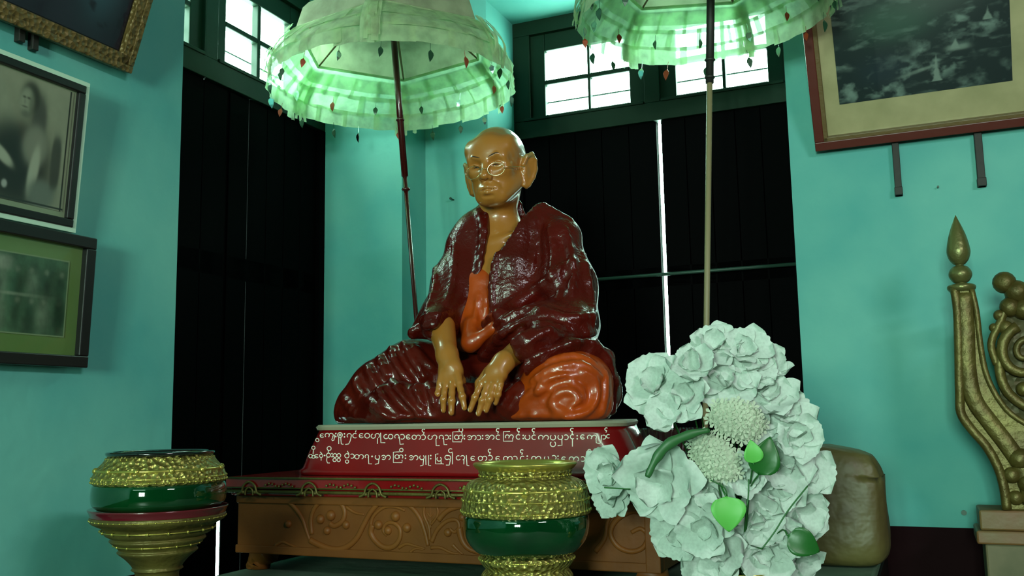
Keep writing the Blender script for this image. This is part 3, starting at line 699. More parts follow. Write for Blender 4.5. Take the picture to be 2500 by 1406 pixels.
# ------------------------------------------------------------------ implicit-surface sculpting
class Field:
    """signed distance grid in the statue frame: u (viewer right), w (forward), z (up), metres"""
    def __init__(s, lo, hi, h):
        s.lo = np.array(lo, float); s.h = h
        s.n = np.ceil((np.array(hi) - s.lo) / h).astype(int) + 1
        s.d = np.full(s.n, 0.12, np.float32)
    def _sub(s, lo, hi):
        a = np.clip(np.floor((np.array(lo) - s.lo) / s.h).astype(int), 0, s.n); b = np.clip(np.ceil((np.array(hi) - s.lo) / s.h).astype(int) + 1, 0, s.n)
        sl = tuple(slice(a[i], b[i]) for i in range(3))
        g = np.meshgrid(*[(s.lo[i] + s.h * np.arange(a[i], b[i])).astype(np.float32) for i in range(3)], indexing='ij', sparse=True)
        return sl, g
    def _mix(s, sl, e, k, op):
        d = s.d[sl]
        if op == 'add':
            hh = np.maximum(k - np.abs(d - e), 0) / k; s.d[sl] = np.minimum(d, e) - hh * hh * k * .25
        else:
            e = -e; hh = np.maximum(k - np.abs(d - e), 0) / k; s.d[sl] = np.maximum(d, e) + hh * hh * k * .25
    def cap(s, a, b, ra, rb, k=.02, op='add', flat=(1, 1, 1)):
        a = np.array(a, float); b = np.array(b, float); m_ = max(ra, rb) + k + 3 * s.h
        fl = np.array(flat, float)
        sl, (U, W, Z) = s._sub(np.minimum(a, b) - m_ * np.maximum(1, 1 / fl), np.maximum(a, b) + m_ * np.maximum(1, 1 / fl))
        if 0 in s.d[sl].shape: return
        pa = [(G - a[i]) * fl[i] for i, G in enumerate((U, W, Z))]; ba = (b - a) * fl; L2 = float(ba @ ba) + 1e-12
        t = np.clip((pa[0] * ba[0] + pa[1] * ba[1] + pa[2] * ba[2]) / L2, 0, 1)
        e = np.sqrt((pa[0] - ba[0] * t) ** 2 + (pa[1] - ba[1] * t) ** 2 + (pa[2] - ba[2] * t) ** 2) - (ra + (rb - ra) * t)
        s._mix(sl, (e / max(1, fl.max() * .8)).astype(np.float32), k, op)
    def chain(s, pts, rs, k=.02, op='add', flat=(1, 1, 1)):
        for i in range(len(pts) - 1): s.cap(pts[i], pts[i + 1], rs[i], rs[i + 1], k, op, flat)
    def ell(s, c, r, k=.02, op='add', rot=None):
        c = np.array(c, float); r = np.array(r, float); m_ = r.max() + k + 3 * s.h
        sl, (U, W, Z) = s._sub(c - m_, c + m_)
        if 0 in s.d[sl].shape: return
        p = [U - c[0], W - c[1], Z - c[2]]
        if rot is not None:
            p = [rot[0][i] * p[0] + rot[1][i] * p[1] + rot[2][i] * p[2] for i in range(3)]
        k0 = np.sqrt((p[0] / r[0]) ** 2 + (p[1] / r[1]) ** 2 + (p[2] / r[2]) ** 2)
        k1 = np.sqrt((p[0] / r[0] ** 2) ** 2 + (p[1] / r[1] ** 2) ** 2 + (p[2] / r[2] ** 2) ** 2) + 1e-9
        s._mix(sl, (k0 * (k0 - 1) / k1).astype(np.float32), k, op)
    def sample(s, P):
        q = (P - s.lo) / s.h; i = np.floor(q).astype(int)
        if (i < 0).any() or (i >= s.n - 1).any(): return 1.0
        f = q - i; c = s.d[i[0]:i[0] + 2, i[1]:i[1] + 2, i[2]:i[2] + 2]
        c = c[0] * (1 - f[0]) + c[1] * f[0]; c = c[0] * (1 - f[1]) + c[1] * f[1]; return float(c[0] * (1 - f[2]) + c[1] * f[2])
    def march(s, px, py):
        """first surface point seen at this pixel, statue frame"""
        o = tol(CAM); d = tol(CAM + ray(px, py)) - o; d /= np.linalg.norm(d)
        t = 1.8
        while t < 3.6:
            v = s.sample(o + d * t)
            if v < 0: return o + d * (t - s.h * .5), d
            t += max(s.h * .5, min(v * .7, .02)) if v < .9 else .02
        return None, d
    def stroke(s, pts, r, depth=.45, k=.012, op='add', n=3):
        """fold ridge (or groove) running over the surface through the given pixels"""
        pp = smooth_path(pts, n); out = []; N_ = len(pp)
        for i, q in enumerate(pp):
            h_, d = s.march(q[0], q[1])
            t = i / (N_ - 1); rr = r * (0.45 + 0.55 * sin(pi * min(max(t, .08), .92)))
            out.append(None if h_ is None else (h_ + d * rr * depth * (1 if op == 'add' else -.6), rr))
        for a, b in zip(out[:-1], out[1:]):
            if a and b and np.linalg.norm(a[0] - b[0]) < .09: s.cap(a[0], b[0], a[1], b[1], k, op)
    def carve(s, mask_fn): 
        sl, G = s._sub(s.lo, s.lo + s.h * s.n); mask_fn(s, G)
    def mesh(s):
        zz = s.lo[2] + s.h * np.arange(s.n[2]); s.d = np.maximum(s.d, (.0015 - zz)[None, None].astype(np.float32))
        d = s.d; ins = d < 0; nx, ny, nz = d.shape
        cnt = np.zeros((nx - 1, ny - 1, nz - 1), np.int8)
        for i in (0, 1):
            for j in (0, 1):
                for k in (0, 1): cnt += ins[i:nx - 1 + i, j:ny - 1 + j, k:nz - 1 + k]
        I, J, K = np.nonzero((cnt > 0) & (cnt < 8)); del cnt
        idx = np.full((nx - 1, ny - 1, nz - 1), -1, np.int32); idx[I, J, K] = np.arange(len(I))
        acc = np.zeros((len(I), 3)); num = np.zeros(len(I))
        corners = [(i, j, k) for i in (0, 1) for j in (0, 1) for k in (0, 1)]
        for a in corners:
            for ax in range(3):
                if a[ax]: continue
                b = list(a); b[ax] = 1
                va = d[I + a[0], J + a[1], K + a[2]]; vb = d[I + b[0], J + b[1], K + b[2]]
                cr = (va < 0) != (vb < 0); t = np.where(cr, va / np.where(cr, va - vb, 1), 0)
                p = np.array(a, float)[None].repeat(len(I), 0); p[:, ax] = t
                acc += p * cr[:, None]; num += cr
        V = (np.stack([I, J, K], 1) + acc / num[:, None]) * s.h + s.lo
        Fs = []
        for ax in range(3):
            sl0 = [slice(None)] * 3; sl1 = [slice(None)] * 3; sl0[ax] = slice(0, -1); sl1[ax] = slice(1, None)
            A0 = ins[tuple(sl0)]; A1 = ins[tuple(sl1)]; ch = A0 != A1
            o1, o2 = [x for x in range(3) if x != ax]
            P = np.argwhere(ch); P = P[(P[:, o1] > 0) & (P[:, o2] > 0) & (P[:, o1] < d.shape[o1] - 1) & (P[:, o2] < d.shape[o2] - 1)]
            if not len(P): continue
            flip = A0[tuple(P.T)]; q = []
            for (da, db) in ((-1, -1), (0, -1), (0, 0), (-1, 0)):
                R_ = P.copy(); R_[:, o1] += da; R_[:, o2] += db; q.append(idx[tuple(R_.T)])
            q = np.stack(q, 1)
            if ax == 1: flip = ~flip
            q[~flip] = q[~flip][:, ::-1]; Fs.append(q)
        Fs = np.concatenate(Fs); Fs = Fs[(Fs >= 0).all(1)]
        # relax
        e0 = np.concatenate([Fs[:, 0], Fs[:, 1], Fs[:, 2], Fs[:, 3]]); e1 = np.concatenate([Fs[:, 1], Fs[:, 2], Fs[:, 3], Fs[:, 0]])
        for it in range(2):
            sm = np.zeros_like(V); c_ = np.zeros(len(V))
            for k in range(3): sm[:, k] = np.bincount(e0, V[e1, k], len(V)) + np.bincount(e1, V[e0, k], len(V))
            c_ = np.bincount(e0, minlength=len(V)) + np.bincount(e1, minlength=len(V)); c_[c_ == 0] = 1
            V = V * .5 + .5 * sm / c_[:, None]
        return V, Fs
BAS = np.array([DR, NR, ZUP])                                   # statue frame axes
ORG_T = ORG + ZUP * ZTOP
def tol(P): return BAS @ (np.asarray(P) - ORG_T)
def fromloc(V): return np.asarray(V) @ BAS + ORG_T
def fast_mesh(name, V, Fs, material, parent):
    me = bpy.data.meshes.new(name); Vw = fromloc(V).astype(np.float32)
    me.vertices.add(len(Vw)); me.vertices.foreach_set('co', Vw.ravel())
    me.loops.add(Fs.size); me.loops.foreach_set('vertex_index', Fs.astype(np.int32).ravel())
    me.polygons.add(len(Fs)); me.polygons.foreach_set('loop_start', np.arange(0, Fs.size, 4, dtype=np.int32))
    me.polygons.foreach_set('loop_total', np.full(len(Fs), 4, np.int32)); me.polygons.foreach_set('use_smooth', np.ones(len(Fs), bool))
    me.update(calc_edges=True); me.materials.append(material)
    bm = bmesh.new(); bm.from_mesh(me); bmesh.ops.recalc_face_normals(bm, faces=bm.faces); bm.to_mesh(me); bm.free()
    o = bpy.data.objects.new(name, me); COL.objects.link(o); attach(o, parent); return o
def Q(px, py, w_):                                              # pixel + forward offset -> statue frame
    return tol(hit(px, py, ORG + NR * w_, NR))
def rp(r, w_=0.1):                                              # pixel radius -> metres at that offset
    return r * (2.86 - .9 * w_) / F_PX

statue = empty('seated_monk_statue', ORG_T, 'life size lacquered statue of a bald monk seated in maroon and orange robes', 'statue')

# --- maroon shawl over torso and arms
sh = Field((-.36, -.27, .02), (.42, .44, .78), .0052)
sh.chain([Q(1225, 590, -.03), Q(1240, 720, -.01), Q(1245, 850, .0)], [rp(88), rp(112), rp(120)], .05, flat=(1, 1.25, 1))
sh.chain([Q(1150, 592, -.02), Q(1118, 690, .03), Q(1085, 770, .12)], [rp(52), rp(60), rp(58)], .05)
sh.chain([Q(1366, 594, -.02), Q(1390, 700, .01), Q(1396, 790, .07)], [rp(54), rp(62), rp(66)], .05)
sh.chain([Q(1392, 800, .06), Q(1330, 835, .2), Q(1290, 850, .26)], [rp(58), rp(44), rp(36)], .04)
sh.chain([Q(1080, 775, .12), Q(1066, 795, .22)], [rp(50), rp(40)], .03)
sh.chain([Q(1035, 800, .14), Q(1008, 815, .18)], [rp(30), rp(14)], .03)
sh.chain([Q(1276, 488, -.05), Q(1322, 538, -.04), Q(1372, 574, -.03)], [rp(20), rp(34), rp(46)], .03)
sh.chain([Q(1262, 505, -.02), Q(1262, 570, .0), Q(1250, 640, .02)], [rp(26), rp(44), rp(60)], .04)
sh.chain([Q(1190, 520, -.03), Q(1160, 560, -.02), Q(1135, 600, -.01)], [rp(30), rp(38), rp(45)], .04)
sh.chain([Q(1230, 505, -.07), Q(1240, 600, -.06)], [rp(50), rp(80)], .04)
# lap drape in front of the belly
sh.chain([Q(1235, 800, .10), Q(1330, 800, .13), Q(1400, 800, .12)], [rp(44), rp(52), rp(50)], .03)
sh.chain([Q(1190, 860, .13), Q(1250, 800, .16), Q(1330, 780, .14)], [rp(26), rp(36), rp(40)], .03)
# neck opening: wedge cut from the front, narrowing downwards
VL = [(470, 1140), (505, 1166), (560, 1174), (640, 1167), (720, 1150), (785, 1128), (860, 1110)]
VR = [(470, 1275), (505, 1258), (560, 1240), (620, 1209), (700, 1196), (760, 1198), (800, 1165), (860, 1135)]
zl = np.array([Q(x, y, .1)[2] for y, x in VL])[::-1]; ul = np.array([Q(x, y, .1)[0] for y, x in VL])[::-1]
zr = np.array([Q(x, y, .1)[2] for y, x in VR])[::-1]; ur = np.array([Q(x, y, .1)[0] for y, x in VR])[::-1]
def vcut(f, G):
    U, W, Z = G; z = Z[0, 0]
    uL = np.interp(z, zl, ul)[None, None]; uR = np.interp(z, zr, ur)[None, None]
    wmin = np.interp(z, [.15, .3, .5, .62], [.02, .0, -.055, -.10])[None, None]
    zt = .02 + 0 * z
    e = np.maximum(np.maximum(uL - U, U - uR), wmin - W)
    e = np.maximum(e, (Q(1150, 830, .1)[2]) - Z)
    f.d = np.maximum(f.d, -e.astype(np.float32) - .0).astype(np.float32)
sh.carve(vcut)
# hems and folds
for pts, r, dp in (
    ([(1166, 512), (1178, 560), (1172, 640), (1156, 715), (1130, 775), (1108, 800)], .009, .3),
    ([(1268, 500), (1246, 560), (1214, 622), (1200, 700), (1203, 768)], .008, .3),
    ([(1155, 822), (1200, 782), (1262, 742), (1330, 696), (1386, 640)], .017, .45),
    ([(1205, 800), (1290, 757), (1385, 778), (1445, 770)], .012, .5),
    ([(1170, 880), (1215, 828), (1262, 788), (1330, 770)], .013, .5),
    ([(1190, 900), (1240, 850), (1300, 818), (1380, 822), (1450, 812)], .014, .5),
    ([(1280, 842), (1340, 806), (1400, 800)], .009, .5),
    ([(1380, 560), (1398, 640), (1395, 720)], .009, .6), ([(1425, 620), (1443, 720), (1448, 790)], .009, .6),
    ([(1340, 560), (1352, 620), (1340, 680)], .007, .65), ([(1300, 520), (1308, 590), (1296, 660)], .006, .65),
    ([(992, 812), (1040, 794), (1090, 792), (1112, 802)], .011, .3), ([(1000, 796), (1048, 772), (1100, 770)], .009, .5),
    ([(1060, 640), (1062, 700), (1040, 760)], .008, .6), ([(1110, 600), (1108, 680), (1090, 740)], .007, .65),
    ([(1300, 475), (1345, 512), (1395, 536)], .007, .4)):
    sh.stroke(pts, r * 1.25, dp * .8)
for pts, r in (([(1165, 838), (1210, 800), (1275, 762), (1345, 716), (1400, 655)], .010), ([(1230, 835), (1300, 792), (1390, 802)], .008),
               ([(1050, 812), (1090, 806)], .008), ([(1368, 580), (1380, 650), (1372, 720)], .007)):
    sh.stroke(pts, r, .4, op='sub')
Vm, Fm = sh.mesh(); fast_mesh('shawl', Vm, Fm, M_ROBE, statue)

# --- maroon lower robe: both folded legs
lr_ = Field((-.52, -.27, -.012), (.52, .45, .34), .0052)
lr_.chain([Q(1180, 940, .02), Q(1010, 925, .10), Q(930, 950, .16)], [rp(100), rp(92), rp(74)], .05)
lr_.chain([Q(930, 955, .14), Q(868, 990, .18)], [rp(62), rp(48)], .05)
lr_.chain([Q(850, 1012, .22), Q(960, 995, .30), Q(1120, 985, .28)], [rp(30), rp(52), rp(50)], .05)
lr_.chain([Q(845, 1008, .16), Q(812, 1024, .16)], [rp(38), rp(15)], .03)
lr_.chain([Q(1200, 930, .02), Q(1330, 930, .06), Q(1410, 930, .10)], [rp(90), rp(96), rp(92)], .05)
lr_.chain([Q(1180, 985, .20), Q(1280, 985, .22)], [rp(50), rp(50)], .05)
lr_.chain([Q(1250, 890, .14), Q(1330, 870, .16), Q(1420, 862, .12)], [rp(40), rp(44), rp(38)], .04)
lr_.chain([Q(1440, 1000, .02), Q(1465, 960, .04), Q(1440, 900, .02)], [rp(50), rp(44), rp(44)], .04)
for pts, r in (
    ([(985, 836), (1010, 880), (1046, 938), (1058, 985)], .012), ([(955, 850), (970, 900), (1018, 948), (1028, 1003)], .017),
    ([(925, 872), (945, 915), (985, 965), (1020, 1008)], .013), ([(895, 897), (922, 935), (942, 992), (975, 1014)], .016),
    ([(864, 927), (885, 965), (925, 1000), (955, 1018)], .011), ([(836, 970), (860, 1000), (892, 1018)], .009),
    ([(1010, 842), (1035, 880), (1060, 900)], .010), ([(830, 1012), (900, 1022), (1000, 1014), (1060, 1018)], .007),
    ([(1320, 905), (1280, 950), (1232, 1012)], .012), ([(1290, 915), (1252, 955), (1225, 985)], .009),
    ([(1250, 900), (1230, 950), (1215, 1000)], .008)):
    lr_.stroke(pts, r, .25, k=.014)
for pts, r in (([(970, 850), (992, 890), (1028, 945), (1048, 990)], .007), ([(940, 866), (960, 908), (996, 958), (1030, 1004)], .007),
               ([(910, 890), (930, 930), (968, 975), (1005, 1010)], .007), ([(880, 915), (900, 955), (935, 990), (970, 1015)], .006)):
    lr_.stroke(pts, r, .4, op='sub')
Vm, Fm = lr_.mesh(); fast_mesh('lower_robe', Vm, Fm, M_ROBE2, statue)

# --- maroon hem arching round the orange knee
hm = Field((.12, -.2, -.012), (.53, .44, .36), .0045)
hm.chain([Q(1215, 962, .27), Q(1262, 905, .28), Q(1320, 868, .26), Q(1390, 842, .22), Q(1445, 842, .16), Q(1482, 872, .12), Q(1496, 930, .10), Q(1492, 1000, .10)],
         [rp(14), rp(20), rp(20), rp(17), rp(15), rp(15), rp(14), rp(13)], .02)
hm.chain([Q(1300, 890, .25), Q(1380, 862, .21), Q(1440, 862, .17), Q(1470, 892, .14)], [rp(12), rp(14), rp(12), rp(9)], .02)
hm.stroke([(1300, 872), (1390, 838), (1448, 838), (1488, 880), (1496, 940)], .006, .3)
Vm, Fm = hm.mesh(); fast_mesh('robe_hem', Vm, Fm, M_ROBE, statue)

# --- orange inner robe: chest panel, waist knot and the folded knee
og = Field((-.20, -.12, -.012), (.50, .44, .46), .0045)
og.chain([Q(1175, 705, .05), Q(1165, 820, .07)], [rp(62), rp(70)], .03, flat=(1, 1.4, 1))
og.chain([Q(1150, 795, .13), Q(1148, 838, .17)], [rp(20), rp(24)], .03)
og.chain([Q(1166, 828, .17), Q(1206, 800, .17), Q(1250, 780, .16)], [rp(17), rp(12), rp(6)], .02)
og.ell(Q(1385, 938, .17), (rp(106), .13, rp(84)), .04)
og.chain([Q(1290, 985, .22), Q(1400, 1000, .24), Q(1460, 990, .18)], [rp(42), rp(38), rp(32)], .04)
og.chain([Q(1250, 1012, .24), Q(1310, 995, .25)], [rp(14), rp(26)], .03)
for pts, r in (
    ([(1420, 905), (1452, 925), (1456, 970), (1430, 1005), (1385, 1010), (1350, 990), (1360, 962), (1392, 955), (1412, 975), (1396, 990)], .009),
    ([(1300, 930), (1350, 900), (1420, 890), (1466, 920)], .009), ([(1270, 985), (1300, 960), (1345, 950)], .009),
    ([(1480, 910), (1476, 960), (1470, 1010)], .010), ([(1340, 880), (1400, 868), (1450, 885)], .008), ([(1250, 1016), (1330, 1012), (1400, 1020)], .007),
    ([(1168, 720), (1160, 780)], .005), ([(1188, 710), (1184, 770)], .005), ([(1310, 960), (1330, 930), (1380, 915)], .007)):
    og.stroke(pts, r, .3, k=.012)
for pts, r in (([(1405, 925), (1438, 945), (1436, 985), (1405, 1000)], .006), ([(1330, 975), (1350, 940), (1390, 930)], .006)):
    og.stroke(pts, r, .4, op='sub')
Vm, Fm = og.mesh(); fast_mesh('inner_robe', Vm, Fm, M_ORANGE, statue)

# --- head, neck and chest
HS = 1.10
hc = Q(1213, 408, .03)
yaw = radians(-3); roll = radians(-2.5); tip = radians(5)
Rz = np.array([[cos(yaw), -sin(yaw), 0], [sin(yaw), cos(yaw), 0], [0, 0, 1]])
Rx = np.array([[1, 0, 0], [0, cos(tip), sin(tip)], [0, -sin(tip), cos(tip)]])
Ry = np.array([[cos(roll), 0, sin(roll)], [0, 1, 0], [-sin(roll), 0, cos(roll)]])
HR = Rz @ Rx @ Ry
DZF = 0.0
def Hd(x, y, z): return hc + HR @ (np.array([x, y, z + DZF]) * HS)
hd = Field(hc + (-.16, -.19, -.36), hc + (.20, .17, .15), .0024)
E = lambda c, r, k=.02, op='add': hd.ell(Hd(*c), np.array(r) * HS, k, op, rot=HR.T.T)
Cp = lambda a, b, ra, rb, k=.01, op='add': hd.cap(Hd(*a), Hd(*b), ra * HS, rb * HS, k, op)
E((0, -.018, .034), (.077, .095, .083), .01)
E((0, .018, -.022), (.066, .074, .088), .03)
E((0, .052, -.090), (.036, .032, .023), .03)
for s in (-1, 1):
    Cp((s * .060, -.005, -.045), (s * .026, .055, -.090), .020, .018, .03)
    E((s * .043, .056, -.018), (.020, .020, .016), .025)
    E((s * .058, .030, .045), (.018, .035, .030), .03)
DZF = -.014
Cp((-.045, .070, .026), (.045, .070, .026), .012, .012, .022)
E((0, .062, .055), (.050, .026, .035), .03)
for s in (-1, 1):
    E((s * .032, .092, .008), (.019, .015, .012), .014, 'sub')
    E((s * .031, .070, .006), (.0155, .013, .0100), .003)
    Cp((s * .016, .083, .005), (s * .031, .0865, .0115), .0022, .003, .003)
    Cp((s * .031, .0865, .0115), (s * .047, .073, .005), .003, .0022, .003)
    Cp((s * .017, .081, .001), (s * .046, .072, .000), .0022, .0022, .003)
    Cp((s * .014, .087, .027), (s * .034, .086, .033), .0036, .0038, .006)
    Cp((s * .034, .086, .033), (s * .052, .070, .027), .0038, .002, .006)
Cp((0, .083, .014), (0, .101, -.022), .0085, .0115, .012)
E((0, .104, -.027), (.0125, .0115, .010), .008)
for s in (-1, 1):
    E((s * .0125, .094, -.031), (.0075, .010, .0075), .005)
    E((s * .007, .100, -.037), (.0038, .006, .003), .002, 'sub')
    Cp((s * .017, .090, -.032), (s * .033, .073, -.058), .0025, .0025, .008, 'sub')
E((0, .078, -.060), (.030, .018, .022), .015)
Cp((-.023, .084, -.0590), (-.004, .0945, -.0555), .0030, .0055, .005); Cp((.023, .084, -.0590), (.004, .0945, -.0555), .0030, .0055, .005)
Cp((-.019, .084, -.0685), (0, .0915, -.0700), .0035, .0062, .005); Cp((.019, .084, -.0685), (0, .0915, -.0700), .0035, .0062, .005)
Cp((-.025, .086, -.0630), (0, .0985, -.0628), .0018, .0022, .002, 'sub'); Cp((.025, .086, -.0630), (0, .0985, -.0628), .0018, .0022, .002, 'sub')
Cp((-.012, .090, -.082), (.012, .090, -.082), .004, .004, .008, 'sub')
for s in (-1, 1):                                    # ears
    c_ = (s * .084, -.012, -.012)
    E((s * .082, -.012, -.006), (.012, .022, .036), .006)
    ear = [(s * .082, .008, .008), (s * .092, .000, .031), (s * .102, -.016, .038), (s * .105, -.029, .022), (s * .104, -.030, -.002), (s * .098, -.022, -.026), (s * .087, -.008, -.048)]
    for zz, yy, xx in ((.026, -.020, .100), (.012, -.027, .104), (-.002, -.027, .104), (-.016, -.024, .099), (-.030, -.016, .092), (-.042, -.010, .087)):
        for d_ in (0, -.007): Cp((s * .078, .002, zz + d_), (s * xx, yy, zz + d_), .0065, .0055, .004)
    for a, b in zip(ear[:-1], ear[1:]): Cp(a, b, .0064, .0064, .004)
    E((s * .080, -.006, -.046), (.007, .009, .014), .006)
    Cp((s * .080, .006, -.010), (s * .084, .004, -.018), .005, .004, .004)
DZF = 0.0
# neck, collar bones, chest
nk = hc + np.array([.0, -.02, 0])
hd.chain([Hd(0, -.025, -.06), Q(1212, 530, -.045), Q(1212, 570, -.05)], [.060, .058, .075], .02)
hd.chain([Q(1215, 585, -.05), Q(1195, 700, .015)], [.095, .10], .03, flat=(1, 1.3, 1))
hd.cap(Q(1150, 568, .014), Q(1197, 592, .030), .008, .007, .02); hd.cap(Q(1206, 592, .030), Q(1265, 566, .012), .007, .008, .02)
V1, F1 = hd.mesh()

# --- forearms and hands (back of the hand to the viewer, fingertips on the plinth)
hn = Field(Q(1020, 1000, .30) + (-.02, -.30, -.05), Q(1330, 780, .30) + (.05, .16, .05), .0021)
zt = .0065
def finger(base, mid, tip, r0, r1):
    # base/mid/tip as (px, py, w)
    p = [Q(*base), Q(*mid), Q(*tip)]
    p[2][2] = max(p[2][2], zt)
    k1 = (p[0] + p[1]) / 2
    hn.chain([p[0], k1, p[1], p[2]], [r0, r0 * .93, r0 * .97, r1], .0035)
    hn.ell(p[1] + (0, .001, 0), (r0 * 1.02, r0 * 1.02, r0 * 1.1), .004)
    d = p[2] - p[1]; d /= np.linalg.norm(d)
    nl = p[2] - d * .002 + np.array([0, r1 * .78, r1 * .25])
    hn.ell(nl, (r1 * .72, .0022, r1 * 1.0), .0015)
# viewer's left hand
hn.chain([Q(1078, 800, .20), Q(1092, 868, .275)], [rp(36, .3), rp(26, .3)], .02)
hn.chain([Q(1092, 868, .275), Q(1102, 900, .30)], [rp(26, .3), rp(27, .3)], .02, flat=(1, 1.2, 1))
for x0, y0, x1, y1, r in ((1088, 885, 1074, 935, 10), (1095, 885, 1088, 938, 11), (1103, 885, 1104, 938, 11), (1110, 885, 1122, 934, 11)):
    hn.cap(Q(x0, y0, .29), Q(x1, y1, .325), rp(r + 2, .3), rp(r - 1.5, .3), .010)
hn.ell(Q(1100, 912, .298), (rp(34, .3), .016, rp(30, .3)), .012)
finger((1074, 937, .325), (1069, 962, .335), (1069, 986, .330), .0090, .0070)
finger((1088, 940, .328), (1083, 975, .345), (1083, 1002, .342), .0096, .0074)
finger((1104, 940, .330), (1103, 978, .350), (1102, 1008, .350), .0100, .0078)
finger((1121, 936, .325), (1129, 968, .345), (1134, 996, .345), .0098, .0074)
hn.chain([Q(1112, 892, .275), Q(1127, 930, .285), Q(1124, 965, .300)], [.013, .011, .008], .008)
# viewer's right hand
hn.chain([Q(1290, 838, .17), Q(1228, 886, .275)], [rp(33, .3), rp(24, .3)], .02)
hn.chain([Q(1228, 886, .275), Q(1212, 908, .295)], [rp(24, .3), rp(25, .3)], .02, flat=(1, 1.2, 1))
for x0, y0, x1, y1, r in ((1216, 893, 1176, 935, 10), (1219, 898, 1190, 938, 11), (1223, 902, 1204, 940, 11), (1226, 904, 1221, 938, 10)):
    hn.cap(Q(x0, y0, .285), Q(x1, y1, .325), rp(r + 2, .3), rp(r - 1.5, .3), .010)
hn.ell(Q(1208, 915, .296), (rp(30, .3), .016, rp(27, .3)), .012)
finger((1175, 936, .325), (1160, 970, .345), (1148, 1001, .345), .0094, .0072)
finger((1190, 940, .330), (1178, 978, .350), (1168, 1010, .350), .0098, .0076)
finger((1205, 940, .328), (1196, 974, .345), (1187, 1002, .342), .0096, .0072)
finger((1222, 938, .322), (1216, 962, .332), (1210, 984, .325), .0088, .0068)
hn.chain([Q(1192, 905, .275), Q(1170, 935, .285), Q(1164, 962, .300)], [.013, .011, .008], .008)
V2, F2 = hn.mesh()
body = fast_mesh('body', np.concatenate([V1, V2]), np.concatenate([F1, F2 + len(V1)]), M_SKIN, statue)
body.data.materials.append(M_SHAVEN)
DZF = -.014
_c = np.empty(len(body.data.polygons) * 3); body.data.polygons.foreach_get('center', _c); _c = _c.reshape(-1, 3)
_h = (((_c - ORG_T) @ BAS.T) - hc) @ HR / HS
_m = (_h[:, 2] > .078 + .25 * np.abs(_h[:, 0]) * 0) & (_h[:, 1] < .052) | ((_h[:, 2] > .012) & (_h[:, 1] < .020) & (np.abs(_h[:, 0]) > .045)) | ((_h[:, 2] > -.03) & (_h[:, 1] < -.03) & (np.abs(_h[:, 0]) < .085))
body.data.polygons.foreach_set('material_index', _m.astype(np.int32))
M_BROW = mat('brow_paint', (.05, .022, .008), .5)
for s_ in (-1, 1):
    mb = MB(); mb.tube([fromloc(Hd(s_ * x, y, z)) for x, y, z in smooth_path([(.013, .0935, .0270), (.025, .0935, .032), (.037, .0895, .0345), (.052, .076, .028)], 4)], [.0006, .001, .0014, .0016, .0018, .0018, .0018, .0018, .0016, .0014, .001, .0008, .0005], 6)
    mb.build('eyebrow', M_BROW, statue, smooth=True)
    mb = MB(); mb.tube([fromloc(Hd(s_ * x, y, z)) for x, y, z in smooth_path([(.018, .0825, .0035), (.025, .0848, .0045), (.032, .0840, .0045), (.042, .0765, .0025)], 4)], [.0006, .0009, .0012, .0014, .0016, .0016, .0016, .0016, .0015, .0013, .0011, .0009, .0005], 6)
    mb.build('eye', M_BROW, statue, smooth=True)
# nails
mb = MB()
for (bx, by, bw_), (tx, ty, tw), r in (((1069, 962, .335), (1069, 986, .330), .0064), ((1083, 975, .345), (1083, 1002, .342), .0068), ((1103, 978, .350), (1102, 1008, .350), .0072),
    ((1129, 968, .345), (1134, 996, .345), .0068), ((1160, 970, .345), (1148, 1001, .345), .0066), ((1178, 978, .350), (1168, 1010, .350), .0070), ((1196, 974, .345), (1187, 1002, .342), .0066), ((1216, 962, .332), (1210, 984, .325), .0062)):
    a, b = Q(bx, by, bw_), Q(tx, ty, tw); b[2] = max(b[2], zt); d = (b - a) / np.linalg.norm(b - a)
    c_ = fromloc(b - d * .001 + np.array([0, r * .80, r * .15]))
    mb.ball(c_, r * .74, 6, (1, .32, 1.15))
mb.build('fingernails', mat('pale_nail_lacquer', (.62, .48, .30), .25, coat=.8), statue, smooth=True)
# wire spectacles worn by the statue
DZF = -.020
mb = MB()
def HW(x, y, z): return fromloc(Hd(x, y, z))
for s in (-1, 1):
    ring = []
    for k in range(25):
        a = 2 * pi * k / 24; ring.append(HW(s * .034 + .023 * cos(a), .1065 - .010 * abs(s * .034 + .023 * cos(a)) / .05, -.006 + .0175 * sin(a)))
    mb.tube(ring, .0007, 6)
    mb.tube([HW(s * .057, .094, -.002), HW(s * .074, .06, .000), HW(s * .088, .0, .008), HW(s * .090, -.02, .006)], .0009, 6)
mb.tube([HW(-.011, .107, -.004), HW(0, .110, .000), HW(.011, .107, -.004)], .0009, 6)
mb.build('spectacles', mat('gilt_wire', (.85, .78, .5), .18, metal=1.0), statue, smooth=True)

